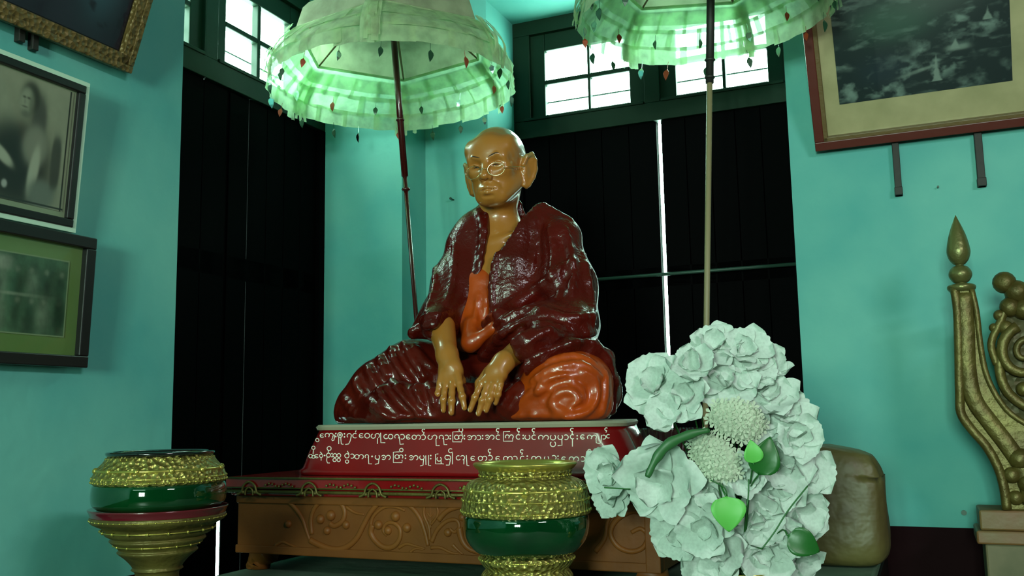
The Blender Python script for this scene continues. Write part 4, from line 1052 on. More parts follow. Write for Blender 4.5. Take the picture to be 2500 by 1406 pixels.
# ------------------------------------------------------------------ ceremonial umbrellas
def umbrella(cpx, cpy, Yc, Rr, rot, drop, pole_top, pole_bot, pole_mats, label, zref, seed, sx=0.0, sy=0.0):
    rng = random.Random(seed)
    zr = at(*zref)[2] + (zref[2] - Yc) * sy
    c = at(cpx, cpy, Yc); c = np.array([c[0], Yc, zr])
    pt = at(*pole_top, Yc); pb = at(*pole_bot, Yc)
    dirn = (pt - pb) / (pt[2] - pb[2]); base = pb + dirn * (ZPL + .002 - pb[2])
    root = empty('ceremonial_umbrella', base, label, 'umbrella', 'silk ceremonial umbrellas over the statue')
    nsd = 6; va = [rot + 2 * pi * k / nsd for k in range(nsd)]
    def rh(a):
        q = (a - rot) % (pi / 3) - pi / 6
        return cos(pi / 6) / cos(q)
    apex = c + ZUP * .17
    # pole: lower length and lacquered sleeve under the canopy
    apx = pb + dirn * (apex[2] - pb[2])
    zj = pole_mats[3]
    pj = pb + dirn * (zj - pb[2])
    mb = MB(); mb.tube([base + dirn * .006, pj], pole_mats[4], 14); 
    mb.lathe([(.030, .002), (.030, .014)], base - ZUP * .002, 20)
    mb.build('pole', pole_mats[1], root, smooth=True)
    mb = MB(); mb.tube([pj, apx], pole_mats[5], 14)
    zz = pj[2]
    for z_ in pole_mats[2]:
        q = pb + dirn * (z_ - pb[2]); mb.tube([q - dirn * .006, q, q + dirn * .006], [pole_mats[5] * 1.02, pole_mats[5] * 1.35, pole_mats[5] * 1.02], 14)
    mb.build('pole_sleeve', pole_mats[0], root, smooth=True)
    apex = apx; cc = pb + dirn * (zr - pb[2]); cc = np.array([c[0], Yc, zr])
    tl_ = lambda v: v + ZUP * (v[0] * sx - v[1] * sy)       # the whole canopy leans a little
    # hexagonal hoop
    mb = MB(); hoop = [cc + tl_(np.array([cos(a), sin(a), 0]) * Rr) for a in va] 
    for k in range(nsd): mb.tube([hoop[k], hoop[(k + 1) % nsd]], .0055, 8)
    mb.build('hoop', M_CLOTH, root, smooth=True)
    for k in range(nsd):
        mb = MB(); p1 = hoop[k] * .35 + apex * .65 + ZUP * .03; mb.tube(smooth_path([hoop[k], (hoop[k] + apex) / 2 + ZUP * .035, apex - ZUP * .01], 5), .0035, 8)
        mb.build('rib', M_POLE, root, smooth=True)
        if k % 2 == seed % 2:
            mb = MB(); q = cc * .55 + hoop[k] * .45 + ZUP * .10
            mb.tube(smooth_path([hoop[k], q - ZUP * .02, q + ZUP * .03], 4), .003, 6); mb.build('brace', M_POLE, root, smooth=True)
    # canopy
    V = []; nA, nR_ = 72, 16
    for i in range(nR_ + 1):
        f = i / nR_
        for k in range(nA):
            a = 2 * pi * k / nA; r_ = Rr * 1.01 * rh(a); e = cc + tl_(np.array([cos(a) * r_, sin(a) * r_, 0]))
            p = e * (1 - f) + (apex + ZUP * .012) * f; p = p + ZUP * (.095 * min(1, f * 12) * (1 - f) + .004 * mnoise.noise(Vector((cos(a) * 4, sin(a) * 4, f * 4 + seed))))
            V.append(p)
    Fc = [(i * nA + k, i * nA + (k + 1) % nA, (i + 1) * nA + (k + 1) % nA, (i + 1) * nA + k) for i in range(nR_) for k in range(nA)]
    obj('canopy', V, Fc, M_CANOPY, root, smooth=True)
    # skirt: backing cloth and four rows of overlapping ribbons
    def sp(a, t, o=0.0):
        r_ = Rr * (rh(a) * (1 - min(1, t * 1.3)) + 1.0 * min(1, t * 1.3)) 
        flare = .075 * min(1, t * 1.6) ** .8 * Rr / .36
        rr = r_ + flare + o + .006 * mnoise.noise(Vector((cos(a) * 6, sin(a) * 6, t * 5 + seed)))
        return cc + tl_(np.array([cos(a) * rr, sin(a) * rr, -drop * t]))
    V = []; nA, nT = 144, 6
    for i in range(nT + 1):
        for k in range(nA): V.append(sp(2 * pi * k / nA, i / nT * .30, 0))
    Fc = [(i * nA + k, i * nA + (k + 1) % nA, (i + 1) * nA + (k + 1) % nA, (i + 1) * nA + k) for i in range(nT) for k in range(nA)]
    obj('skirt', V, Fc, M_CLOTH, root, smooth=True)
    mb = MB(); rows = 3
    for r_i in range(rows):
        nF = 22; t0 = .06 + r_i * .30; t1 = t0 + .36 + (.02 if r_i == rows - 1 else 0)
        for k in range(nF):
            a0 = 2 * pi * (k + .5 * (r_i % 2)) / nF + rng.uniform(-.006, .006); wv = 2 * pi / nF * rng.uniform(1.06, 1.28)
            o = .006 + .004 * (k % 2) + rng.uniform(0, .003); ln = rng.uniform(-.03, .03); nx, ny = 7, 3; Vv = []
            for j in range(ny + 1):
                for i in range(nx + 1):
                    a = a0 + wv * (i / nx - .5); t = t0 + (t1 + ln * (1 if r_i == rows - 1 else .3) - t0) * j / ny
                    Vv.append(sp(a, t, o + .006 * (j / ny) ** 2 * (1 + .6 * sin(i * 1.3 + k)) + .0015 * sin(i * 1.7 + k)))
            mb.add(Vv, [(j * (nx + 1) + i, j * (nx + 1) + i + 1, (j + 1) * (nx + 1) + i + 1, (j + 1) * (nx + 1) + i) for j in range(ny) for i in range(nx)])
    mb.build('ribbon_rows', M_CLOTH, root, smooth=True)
    # knots of cloth at the corners
    for k in range(nsd):
        mb = MB(); V0 = sp(va[k], .0, .01)
        for j in range(7):
            a = va[k] + rng.uniform(-.09, .09); pts = [sp(a, t, .02 + rng.uniform(0, .02)) for t in (0.02, .35, .7, 1.05 + rng.uniform(-.1, .12))]
            wd = rng.uniform(.006, .014); T_ = np.array([-sin(a), cos(a), 0]); Vv = []
            for p in smooth_path(pts, 3):
                tw = rng.uniform(-1, 1); Vv += [p + T_ * wd + ZUP * tw * .003, p + np.array([cos(a), sin(a), 0]) * .006 * tw, p - T_ * wd]
            mb.add(Vv, [(3 * i + q, 3 * i + q + 1, 3 * i + q + 4, 3 * i + q + 3) for i in range(len(Vv) // 3 - 1) for q in (0, 1)])
        mb.build('corner_frill', M_CLOTH, root, smooth=True)
    # leaf shaped foil pendants on threads
    foils = [M_GREENFOIL, M_REDFOIL, M_TINSEL, M_GREENFOIL]
    proto = {}
    n1 = 20
    for k in range(n1 + 14):
        inner = k >= n1
        a = 2 * pi * (k + .3) / n1 + rng.uniform(-.05, .05) if not inner else 2 * pi * (k - n1 + .15) / 14
        top_ = sp(a, 1.0, .004) if not inner else sp(a, .42, .012)
        ln = rng.uniform(.018, .040)
        mtl = foils[k % 4]; key = mtl.name
        if key not in proto:
            me = MB(); me.tube([(0, 0, 0), (0, 0, -.03)], .0009, 5)
            me.build('tmp', mtl)
            t_ = bpy.data.objects['tmp']; bpy.data.objects.remove(t_)
            me = MB()
            out = [(0, -.026), (.009, -.036), (.0105, -.043), (.007, -.054), (0, -.066), (-.007, -.054), (-.0105, -.043), (-.009, -.036)]
            me.prism([np.array([x, -.001 - .004 * abs(x) / .01, z]) for x, z in out], (0, .002, 0))
            me.tube([(0, 0, 0), (0, 0, -.028)], .0008, 5)
            o_ = me.build('pendant', mtl); proto[key] = o_.data; bpy.data.objects.remove(o_)
        o_ = bpy.data.objects.new('pendant', proto[key]); COL.objects.link(o_)
        o_.parent = root; o_.matrix_parent_inverse = root.matrix_world.inverted()
        s_ = rng.uniform(.8, 1.15)
        o_.matrix_world = Matrix.Translation(Vector(top_)) @ Matrix.Rotation(rng.uniform(-1.0, 1.0), 4, 'Z') @ Matrix.Rotation(rng.uniform(-.2, .2), 4, 'Y') @ Matrix.Scale(s_, 4)
    return root
umbrella(958, 195, 3.45, .372, pi / 2, .178, (963, 115), (1015, 760), (M_BAMBOO, M_BAMBOO, (2.35, 2.62), 2.40, .0085, .0125),
         'left cloth umbrella with ribbon skirt and dark red pole, behind the statue head', (952, 197, 3.45 + .372), 4, .03, .02)
umbrella(1722, 30, 3.00, .335, 0.0, .165, (1735, 10), (1725, 790), (M_DWOOD, M_POLE, (2.60, 2.66), 2.58, .0095, .0135),
         'right cloth umbrella on pale bamboo pole, in front of the right window', (1700, 14, 3.00 + .29), 7, .05, .0)

# ------------------------------------------------------------------ offering bowls and their stands
def prof_px(cx, Y, pts):
    c = at(cx, 1200, Y); out = []
    for r, y in pts:
        z = at(cx, y, Y)[2]; out.append((r * Y / F_PX * 1.01, z))
    return np.array([c[0], Y, 0]), out
def bosses(mb, c, r, z, n, rad, ph=0.0, sq=.6):
    mb.tube([c + np.array([r * cos(2 * pi * k / 60), r * sin(2 * pi * k / 60), z]) for k in range(61)], rad * .45, 6, cap=False)
    for k in range(n):
        a = 2 * pi * k / n + ph; mb.ball(c + np.array([r * cos(a), r * sin(a), z]), rad, 5, (1, 1, sq * 1.6))
def bowl(cx, Y, parts, label, beads, stand_label=None, stand=None):
    c, _ = prof_px(cx, Y, [(1, 1200)])
    zmin = min(at(cx, y, Y)[2] for nm, m_, pts in parts for r, y in pts)
    root = empty('offering_bowl', c + ZUP * zmin, label, 'bowl', 'green glazed offering bowls with gilt bands')
    for nm, m_, pts in parts:
        _, pf = prof_px(cx, Y, pts); mb = MB(); mb.lathe([(r, z) for r, z in smooth_path(pf, 3)], c, 72); mb.build(nm, m_, root, smooth=True)
    for (rpx, y, n, rad) in beads:
        _, pf = prof_px(cx, Y, [(rpx, y)]); mb = MB(); bosses(mb, c, pf[0][0], pf[0][1], n, rad * Y / F_PX)
        mb.build('beading', M_GOLDS, root, smooth=True)
    return root
M_ASH = mat('incense_ash', (.20, .19, .16), .9)
bowl(1283, 2.04, [
    ('rim', M_GOLDS, [(96, 1150), (104, 1135), (112, 1128), (120, 1127), (124, 1132), (116, 1142), (108, 1148)]),
    ('neck', M_GOLD, [(104, 1142), (112, 1148), (106, 1160), (112, 1168)]),
    ('shoulder_band', M_GOLD, [(104, 1163), (122, 1168), (138, 1178), (147, 1200), (151, 1225), (153, 1245), (151, 1252), (140, 1254)]),
    ('glazed_body', M_GLASS, [(140, 1248), (148, 1258), (149, 1285), (141, 1315), (122, 1340), (100, 1354), (90, 1360)]),
    ('foot', M_GOLD, [(88, 1350), (106, 1352), (112, 1362), (106, 1374), (97, 1386), (103, 1394), (108, 1404), (106, 1418), (92, 1424), (70, 1428)])],
    'centre green glazed bowl with gold bands, in front of the carved table', 
    [(109, 1158, 40, 3.0), (143, 1192, 12, 8.5), (150, 1216, 24, 4), (153, 1243, 60, 3.2), (112, 1360, 44, 3)])
def stand(cx, Y, parts, label):
    c, _ = prof_px(cx, Y, [(1, 1200)]); root = empty('bowl_stand', c + ZUP * (ZPL + .001), label, 'stand')
    for nm, m_, pts in parts:
        _, pf = prof_px(cx, Y, pts); pp = [(r, max(z, ZPL + .0012)) for r, z in smooth_path(pf, 3)]
        mb = MB(); mb.lathe(pp, c, 72); mb.build(nm, m_, root, smooth=True)
    return root
stand(1283, 2.04, [('pedestal', M_OLDGOLD, [(92, 1430), (88, 1440), (66, 1452), (64, 1470), (90, 1490), (112, 1500), (114, 1520)])], 'low gilt pedestal under the centre green bowl')
bowl(390, 2.07, [
    ('rim', M_BLACKGL, [(98, 1118), (108, 1104), (116, 1100), (123, 1103), (121, 1110), (110, 1116)]),
    ('shoulder_band', M_GOLD, [(108, 1108), (120, 1114), (128, 1126), (142, 1142), (150, 1160), (152, 1172), (146, 1178)]),
    ('glazed_body', M_GLASS, [(140, 1174), (149, 1180), (152, 1200), (151, 1218), (146, 1230), (136, 1238)])],
    'left green glazed bowl with black rim, on a gilt stand',
    [(121, 1117, 44, 2.6), (142, 1144, 12, 8), (150, 1162, 26, 3.6), (152, 1171, 64, 2.6)])
rs = stand(390, 2.07, [
    ('tray', mat('dark_red_lacquer', (.10, .006, .012), .22, coat=.8), [(130, 1240), (152, 1236), (157, 1238), (153, 1246), (150, 1256)]),
    ('gilt_stem', M_OLDGOLD, [(140, 1252), (152, 1256), (150, 1268), (138, 1276), (124, 1284), (118, 1300), (104, 1308), (108, 1315), (94, 1328), (86, 1338), (90, 1344), (72, 1360), (56, 1380), (58, 1388), (50, 1394), (50, 1412), (66, 1430), (84, 1462), (104, 1490), (106, 1515)])],
    'tall gilt turned stand carrying the left green bowl')
c, _ = prof_px(390, 2.07, [(1, 1)])
for rpx, y, n, rad in ((127, 1290, 18, 4), (97, 1326, 16, 3.2), (152, 1262, 60, 2.2)):
    _, pf = prof_px(390, 2.07, [(rpx, y)]); mb = MB(); bosses(mb, c, pf[0][0], pf[0][1], n, rad * 2.07 / F_PX)
    mb.build('beading', M_GOLDS, rs, smooth=True)

# dark fluted basket behind the plinth
c = at(1598, 1150, 3.22); c[1] = 3.22; c[2] = 0; zt_ = at(1600, 1046, 3.22)[2]
mb = MB(); mb.lathe([(.10, ZPL + .001), (.125, ZPL + .04), (.15, zt_ - .10), (.165, zt_), (.158, zt_), (.14, zt_ - .10), (.10, ZPL + .05)], c, 144, 36, .035)
mb.build('fluted_basket', mat('black_red_lacquer', (.022, .003, .005), .25, coat=.7), smooth=True, label='black red fluted basket behind the right end of the plinth', cat='basket')

# cloth wrapped bundle
c = at(2052, 1215, 2.62); c[2] = (at(2052, 1084, 2.62)[2] + ZPL + .001) / 2; hz = at(2052, 1084, 2.62)[2] - c[2]
V = []; n1, n2 = 40, 64
def spow(x, e): return math.copysign(abs(x) ** e, x)
for i in range(n1 + 1):
    th = -pi / 2 + pi * i / n1
    for k in range(n2):
        a = 2 * pi * k / n2; x = spow(cos(th), .35) * spow(cos(a), .45); y = spow(cos(th), .35) * spow(sin(a), .45); z = spow(sin(th), .40)
        tp = 1 - .10 * max(0, z) ** 2; p = np.array([x * .118 * tp, y * .10 * tp, z])
        nn = mnoise.noise(Vector((x * 1.6 + 3, y * 1.6, z * 1.4))); n3 = mnoise.noise(Vector((x * 5, y * 5, z * 2)))
        p[:2] *= 1 + .07 * nn + .025 * n3
        zz = z * hz - (.020 * max(0, x + .2) if z > .5 else 0) + (.006 * n3 if abs(z) < .95 else 0)
        V.append(c + DR * p[0] + NR * p[1] + ZUP * max(zz, -hz))
Fc = [(i * n2 + k, i * n2 + (k + 1) % n2, (i + 1) * n2 + (k + 1) % n2, (i + 1) * n2 + k) for i in range(n1) for k in range(n2)]
o = obj('wrapped_bundle', V, Fc, mat('olive_wrapping', (.12, .10, .03), .48, bump=(14, .6, .015), vary=(7, (.06, .035, .01), .9)), smooth=True)
tag(o, 'olive brown wrapped bundle with rounded top, behind the white flowers by the right wall', 'bundle')

# ------------------------------------------------------------------ gilded throne at the right edge
TP = at(2400, 1000, 2.95)
def th_(x, y, o=0.0): return hit(x, y, TP + NR * o, NR)
zs = th_(2400, 1243)[2]
root = empty('throne', [TP[0] + .15, TP[1], 0], 'gilded carved throne side with a spear shaped finial, cut by the right edge', 'throne')
outl = [(2322, 703), (2330, 760), (2333, 860), (2335, 960), (2338, 1008), (2362, 1046), (2400, 1090), (2428, 1140), (2443, 1190), (2450, 1244),
        (2560, 1244), (2560, 1060), (2500, 1030), (2462, 1000), (2430, 955), (2408, 900), (2396, 830), (2388, 760), (2378, 703)]
mb = MB(); mb.prism([th_(x, y, -.02) for x, y in outl], NR * .04); mb.build('side_post', M_OLDGOLD, root, bevel=.006)
mb = MB(); mb.prism([th_(5400 - x, y, -.02) for x, y in outl], NR * .04); mb.build('side_post', M_OLDGOLD, root, bevel=.006)
bk = smooth_path([(2462, 1040), (2440, 960), (2436, 880), (2446, 820), (2442, 770), (2456, 722), (2500, 700), (2560, 640), (2640, 610), (2700, 560), (2760, 610), (2840, 640), (2900, 700), (2944, 722), (2958, 770), (2954, 820), (2964, 880), (2960, 960), (2938, 1040)], 3)
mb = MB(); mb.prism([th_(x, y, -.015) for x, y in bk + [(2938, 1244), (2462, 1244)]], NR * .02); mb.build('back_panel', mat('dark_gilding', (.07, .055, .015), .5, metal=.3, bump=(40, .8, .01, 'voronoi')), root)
mb = MB()
L1 = outl[:10]; L2 = outl[:9:-1][:8]
mb.tube([th_(*q, .02) for q in smooth_path([(x + 8, y) for x, y in L1], 4)], .014, 10)
mb.tube([th_(*q, .02) for q in smooth_path([(2372, 706), (2384, 760), (2392, 830), (2404, 900), (2426, 955), (2460, 1003), (2500, 1032), (2560, 1064)], 4)], .009, 10)
mb.tube([th_(*q, .02) for q in smooth_path([(2352, 715), (2358, 800), (2362, 900), (2378, 975), (2420, 1035), (2462, 1090), (2500, 1150), (2520, 1230)], 4)], .026, 10, flat=(NR, .5))
mb.build('ridge_moulding', M_OLDGOLD, root, smooth=True)
def fin(y): return th_(2347, y)[2]
c = th_(2347, 700); c = np.array([c[0], c[1], 0]); k_ = 2.95 / F_PX
pf = [(27, 712), (32, 706), (32, 698), (24, 694), (12, 692), (18, 688), (26, 676), (26, 664), (18, 652), (9, 648), (14, 644), (22, 634), (27, 618), (26, 602), (20, 575), (12, 552), (5, 535), (.5, 524)]
mb = MB(); mb.lathe([(r * k_, z) for r, z in smooth_path([(r, fin(y)) for r, y in pf], 3)], c, 40)
c2 = th_(5400 - 2347, 700); fin_v = [(x - c[0] + c2[0], y - c[1] + c2[1], z) for x, y, z in mb.v]
mb.build('finial', mat('dark_bronze_gilding', (.16, .15, .05), .35, metal=.5, bump=(60, .4, .005)), root, smooth=True)
obj('finial', fin_v, mb.f, MATS['dark_bronze_gilding'], root, smooth=True)
mb = MB()
def sp2(cx, cy, r0, r1, a0, turns, rad, o=.03):
    pts = []; n = int(22 * turns)
    for i in range(n + 1):
        t = i / n; a = a0 + 2 * pi * turns * t; r = r0 + (r1 - r0) * t; pts.append(th_(cx + r * cos(a), cy - r * sin(a), o))
    mb.tube(pts, [rad * (1 - .5 * i / n) for i in range(n + 1)], 10)
sp2(2505, 860, 66, 12, pi * .6, 1.5, .017)
mb.tube([th_(*q, .02) for q in smooth_path([(2448, 830), (2440, 900), (2462, 960), (2520, 1000), (2580, 1010)], 5)], .015, 10)
mb.tube([th_(*q, .02) for q in smooth_path([(2462, 740), (2440, 790), (2420, 840), (2434, 890)], 5)], .012, 10)
for x, y, r in ((2452, 690, 27), (2482, 712, 28), (2466, 750, 24), (2500, 755, 26), (2440, 770, 14), (2426, 800, 11), (2490, 1120, 26), (2470, 1160, 20), (2510, 1180, 24), (2480, 1215, 18), (2500, 950, 18), (2455, 800, 18)):
    mb.ball(th_(x, y, .015), r * k_, 8)
mb.build('scroll_carving', M_OLDGOLD, root, smooth=True)
mb = MB(); p0 = th_(2388, 1243); p1 = th_(2378, 1290); u0 = (p0 - CORNER) @ DR; w0_ = (p0 - CORNER) @ NR
def tb(u_a, u_b, wa_, wb_, za, zb_): 
    cc_ = CORNER + DR * (u_a + u_b) / 2 + NR * (wa_ + wb_) / 2 + ZUP * (za + zb_) / 2
    mb.box(cc_, DR * (u_b - u_a) / 2, NR * (wb_ - wa_) / 2, ZUP * (zb_ - za) / 2)
tb(u0, u0 + .8, w0_ - .16, w0_ + .03, zs - .06, zs); tb(u0 - .012, u0 + .8, w0_ - .17, w0_ + .045, zs - .10, zs - .06)
mb.build('seat', mat('brown_gilt_wood', (.16, .10, .03), .5, bump=(30, .4, .004), vary=(9, (.2, .06, .02), .8)), root, bevel=.006)
mb = MB(); tb(u0 + .01, u0 + .8, w0_ - .16, w0_ + .03, 0.0, zs - .10)
mb.build('throne_base', mat('grey_olive_wood', (.17, .14, .07), .6, vary=(8, (.08, .08, .03), .9)), root, bevel=.006)

# ------------------------------------------------------------------ bouquet of artificial flowers in a gold vase
rngf = random.Random(11)
vc = at(1812, 1392, 1.95); VZ = vc[2]; VC = np.array([vc[0], 1.95, 0])
mb = MB(); mb.lathe([(.035, ZPL + .001), (.048, ZPL + .010), (.036, ZPL + .024), (.058, ZPL + .052), (.066, VZ - .02), (.056, VZ - .008), (.066, VZ), (.060, VZ), (.050, VZ - .012), (.055, ZPL + .055)], VC, 64)
mb.build('flower_vase', M_GOLDS, smooth=True, label='small shiny gold vase under the bouquet of white artificial flowers', cat='vase')
def petal_mesh(seed, cup, ruff, wide=1.0, pointy=0.0):
    r = random.Random(seed); nx, ny = 9, 9; V = []; ph = r.uniform(0, 6)
    for j in range(ny + 1):
        t = j / ny
        wdt = wide * (.18 + .62 * sin(pi * min(t * .62 + .04, 1)) ** .8) * (1 - pointy * t ** 3) * (1 if t < .86 else sqrt(max(.08, 1 - ((t - .86) / .16) ** 2)))
        for i in range(nx + 1):
            s_ = i / nx * 2 - 1; x = s_ * wdt * .62
            z = cup * t * t * .5 + .16 * s_ * s_ * (1 - .4 * t) + ruff * t * t * sin(s_ * 5.2 + ph) * .12 + ruff * .06 * sin(9 * t + s_ * 3 + ph)
            y = t * (1 - .07 * s_ * s_) + ruff * .05 * sin(s_ * 9 + ph) * t
            V.append((x, y, z))
    Fc = [(j * (nx + 1) + i, j * (nx + 1) + i + 1, (j + 1) * (nx + 1) + i + 1, (j + 1) * (nx + 1) + i) for j in range(ny) for i in range(nx)]
    me = bpy.data.meshes.new('petal'); me.from_pydata(V, [], Fc); me.update(); me.materials.append(M_PETAL)
    me.polygons.foreach_set('use_smooth', [True] * len(Fc)); return me
PET = [petal_mesh(k, [.15, .45, .05, .55, .3, .2][k], [.45, .35, .6, .4, .5, .3][k], [1.35, 1.25, 1.5, 1.1, 1.4, 1.0][k], [0, .1, 0, .35, 0, .5][k]) for k in range(6)]
BC = at(1760, 1110, 2.02)
def flower(px, py, rpx, label, kind=0, face=None, dep=None):
    ex, ey = (px - 1755) / 290, (py - 1105) / 330; q = max(0.0, 1 - ex * ex - ey * ey)
    Y = dep or (2.03 - .20 * sqrt(q)) + rngf.uniform(-.03, .03)
    c = at(px, py, Y); R_ = rpx * Y / F_PX
    out = c - BC; out = out / (np.linalg.norm(out) + 1e-9); tc_ = (CAM - c) / np.linalg.norm(CAM - c)
    nrm = Vector(out * .75 + tc_ * .85 + np.array([rngf.uniform(-.25, .25), 0, rngf.uniform(-.1, .35)])).normalized()
    if face is not None: nrm = Vector(face).normalized()
    root = empty('artificial_flower', c, label, 'flower', 'white artificial flowers of the bouquet')
    rotm = nrm.to_track_quat('Z', 'Y').to_matrix().to_4x4() @ Matrix.Rotation(rngf.uniform(0, 6.28), 4, 'Z')
    if kind == 1:                                  # head of tiny florets
        mb = MB(); n = 64
        Vb = []
        for k in range(n):
            a = k * 2.39996; rr = sqrt((k + .5) / n); x, y = rr * cos(a) * R_ * 1.25, rr * sin(a) * R_ * .85; z = (1 - rr * rr) * R_ * .45 + rngf.uniform(-.003, .003)
            s_ = R_ * rngf.uniform(.21, .28); Vv = [(0, 0, 0)]; np_ = 5; a1 = rngf.uniform(0, 6)
            tl = Vector((x * .6, y * .6, R_ * .7)).normalized().to_track_quat('Z', 'Y').to_matrix()
            for p_ in range(np_):
                for dd, l_ in ((-.42, .8), (0, 1.05), (.42, .8)):
                    aa_ = a1 + 2 * pi * p_ / np_ + dd; v = tl @ Vector((cos(aa_) * s_ * l_, sin(aa_) * s_ * l_, s_ * .35 * l_)); Vv.append(tuple(v))
            Vv = [tuple(rotm.to_3x3() @ Vector((v[0] + x, v[1] + y, v[2] + z)) + Vector(c)) for v in Vv]
            mb.add(Vv, [(0, 1 + 3 * p_, 2 + 3 * p_, 3 + 3 * p_) for p_ in range(np_)])
        mb.build('florets', M_FLORET, root)
        mb = MB(); mb.ball((0, 0, 0), 1, 10); Mx = Matrix.Translation(Vector(c)) @ rotm @ Matrix.Translation((0, 0, -R_ * .02)) @ Matrix.Diagonal((R_ * 1.2, R_ * .8, R_ * .42, 1))
        mb.v = [tuple(Mx @ Vector(v)) for v in mb.v]; mb.build('flower_head', M_FLORET, root, smooth=True)
    else:
        layers = [(5, 1.22, .22, 0), (3, .78, .80, 1)] if rpx > 42 else [(5, 1.22, .35, 0)]
        for n, sc_, tilt, L_ in layers:
            for k in range(n):
                o_ = bpy.data.objects.new('petal', PET[rngf.choice((0, 2, 4, 1) if L_ == 0 else (1, 3, 5, 0))]); COL.objects.link(o_)
                o_.parent = root; o_.matrix_parent_inverse = root.matrix_world.inverted()
                a = 2 * pi * (k + .5 * L_) / n + rngf.uniform(-.15, .15); tt = tilt + rngf.uniform(-.25, .25)
                o_.matrix_world = Matrix.Translation(Vector(c)) @ rotm @ Matrix.Rotation(a, 4, 'Z') @ Matrix.Rotation(tt, 4, 'X') @ Matrix.Scale(R_ * sc_ * rngf.uniform(.82, 1.28), 4)
    mb = MB(); mid = np.array([VC[0], 1.97, VZ + .05]) * .5 + c * .5 + np.array([0, .05, 0])
    mb.tube(smooth_path([c - np.array(nrm) * R_ * .05, c - np.array(nrm) * R_ * .5, mid, np.array([VC[0] + rngf.uniform(-.02, .02), 1.95 + rngf.uniform(-.02, .02), VZ - .02])], 4), .0016, 5)
    mb.build('stem', M_LEAF, root, smooth=True)
    return root
FL = [(1743, 850, 58, 'white flower at the very top of the bouquet, petals pointing up'), (1812, 858, 48, 'white flower at the top right of the bouquet'),
 (1600, 938, 62, 'white flower at the upper left shoulder of the bouquet'), (1676, 965, 54, 'wide petalled white flower in the upper left of the bouquet'),
 (1690, 892, 50, 'white flower below left of the topmost flower'), (1765, 935, 56, 'white flower in the upper centre of the bouquet'),
 (1830, 905, 52, 'white flower right of the upper centre of the bouquet'), (1878, 895, 38, 'small white flower at the upper right outline of the bouquet'),
 (1860, 962, 58, 'white flower on the right shoulder of the bouquet'), (1915, 1005, 52, 'white flower on the right outline above the middle of the bouquet'),
 (1632, 1010, 42, 'small white flower under the upper left shoulder of the bouquet'), (1850, 1030, 46, 'white flower behind the upper floret head'),
 (1940, 1068, 50, 'white flower on the right outline at mid height of the bouquet'), (1905, 1125, 54, 'white flower right of the large dark leaf'),
 (1962, 1150, 52, 'white flower at the far right outline beside the wrapped bundle'), (1500, 1150, 56, 'upper of two white flowers hanging at the far left of the bouquet'),
 (1496, 1215, 44, 'lower of two white flowers hanging at the far left of the bouquet'), (1612, 1185, 76, 'largest white flower, left of the lower floret head'),
 (1568, 1140, 28, 'small white bud between the two left flowers'), (1665, 1225, 52, 'white flower below right of the largest flower'),
 (1738, 1205, 46, 'white flower just below the lower floret head'), (1890, 1190, 50, 'white flower low right of the dark leaf'),
 (1952, 1255, 64, 'large white flower at the lower right outline of the bouquet'), (1722, 1285, 56, 'white flower left below the pale heart shaped leaf'),
 (1660, 1300, 50, 'white flower at the lower left outline of the bouquet'), (1758, 1335, 58, 'white flower at the bottom just above the vase'),
 (1846, 1262, 50, 'white flower right of the pale heart shaped leaf'), (1858, 1345, 54, 'white flower at the bottom right of the vase mouth'),
 (1905, 1318, 44, 'white flower beside the lower dark leaf'), (1950, 1362, 42, 'lowest white flower at the right bottom of the bouquet'),
 (1716, 1375, 40, 'lowest white flower left of the vase'), (1820, 1160, 44, 'white flower under the large dark leaf')]
for px, py, r, lb in FL: flower(px, py, r, lb)
flower(1800, 1026, 56, 'upper head of tiny cream florets in the middle of the bouquet', 1)
flower(1745, 1116, 56, 'lower head of tiny cream florets in the middle of the bouquet', 1)

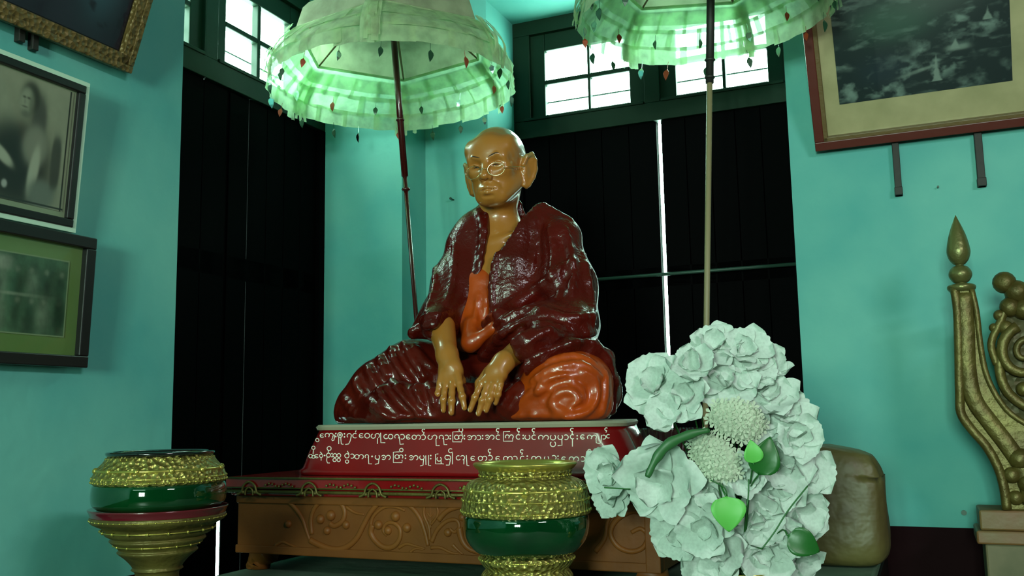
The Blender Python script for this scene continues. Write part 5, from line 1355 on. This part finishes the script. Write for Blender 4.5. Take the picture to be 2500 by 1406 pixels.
def leaf(px, py, L_, W2, ang, Y, material, label, stem=None, curl=.2):
    c = at(px, py, Y); k_ = Y / F_PX; ax = np.array([cos(ang), 0, sin(ang)]); sd = np.array([-sin(ang), 0, cos(ang)]); nn = np.array([0, -1.0, 0])
    root = empty('leaf_sprig', c, label, 'leaf'); nx, ny = 8, 12; V = []
    for j in range(ny + 1):
        t = j / ny; w_ = W2 * k_ * (sin(pi * t ** .62) ** .85 if 0 < t < 1 else 0.01)
        for i in range(nx + 1):
            s_ = i / nx * 2 - 1
            V.append(c + ax * (t - .5) * L_ * k_ + sd * s_ * w_ + nn * (curl * w_ * s_ * s_ + .12 * L_ * k_ * sin(t * pi)))
    Fc = [(j * (nx + 1) + i, j * (nx + 1) + i + 1, (j + 1) * (nx + 1) + i + 1, (j + 1) * (nx + 1) + i) for j in range(ny) for i in range(nx)]
    o = obj('leaf_blade', V, Fc, material, root, smooth=True); sm = o.modifiers.new('thick', 'SOLIDIFY'); sm.thickness = .0008
    mb = MB(); b0 = c - ax * .5 * L_ * k_
    if stem: mb.tube(smooth_path([b0] + [at(x, y, Y + .03) for x, y in stem] + [np.array([VC[0], 1.95, VZ - .02])], 4), .0018, 6)
    else: mb.tube(smooth_path([b0, b0 - ax * .03 + np.array([0, .05, -.02]), np.array([VC[0], 1.96, VZ - .02])], 5), .0018, 6)
    mb.build('stem', M_LEAF, root, smooth=True)
leaf(1866, 1112, 96, 38, radians(70), 1.775, M_LEAF, 'large dark green leaf right of the lower floret head')
leaf(1836, 1102, 56, 24, radians(95), 1.765, M_LEAF2, 'small pale green leaf overlapping the large dark leaf')
leaf(1776, 1255, 84, 42, radians(-88), 1.755, M_LEAF2, 'pale green heart shaped leaf low in the middle of the bouquet')
leaf(1962, 1327, 84, 34, radians(-28), 1.84, M_LEAF, 'dark green leaf at the lower right of the bouquet', stem=[(1900, 1300)])
mb = MB(); pts = [(1580, 1165), (1602, 1120), (1632, 1085), (1680, 1062), (1730, 1050)]
Vp = [at(x, y, 1.775) for x, y in smooth_path(pts, 6)]
mb.tube(Vp, [.004 + .006 * sin(pi * (i + .5) / len(Vp)) + .001 * sin(i * 1.1) for i in range(len(Vp))], 8, flat=(np.array([0, 1.0, 0]), .5))
mb.tube(smooth_path([Vp[-1], Vp[-1] + np.array([.02, .08, -.05]), np.array([VC[0], 1.96, VZ - .02])], 5), .003, 6)
o = mb.build('twisted_leaf_stem', mat('mid_green_leaf', (.02, .10, .025), .45), smooth=True, label='long twisted green leaf stalk arching left out of the bouquet', cat='leaf')
for pts, lb in (([(1475, 1190), (1505, 1192), (1538, 1194)], 'thin bare twig poking out left across the hanging flowers'), ([(1972, 1186), (1925, 1245), (1890, 1300), (1860, 1340)], 'thin dark twig slanting up at the lower right of the bouquet'), ([(1735, 1172), (1768, 1190), (1776, 1215)], 'short curved twig above the pale heart shaped leaf'), ([(1828, 1170), (1826, 1220), (1815, 1262)], 'thin dark twig hanging below the large dark leaf')):
    mb = MB(); pp_ = smooth_path([at(x, y, 1.765) for x, y in pts], 5); mb.tube(pp_ + [pp_[-1] + np.array([.01, .12, -.01])], .0014, 6)
    mb.build('twig', M_LEAF, smooth=True, label=lb, cat='twig')
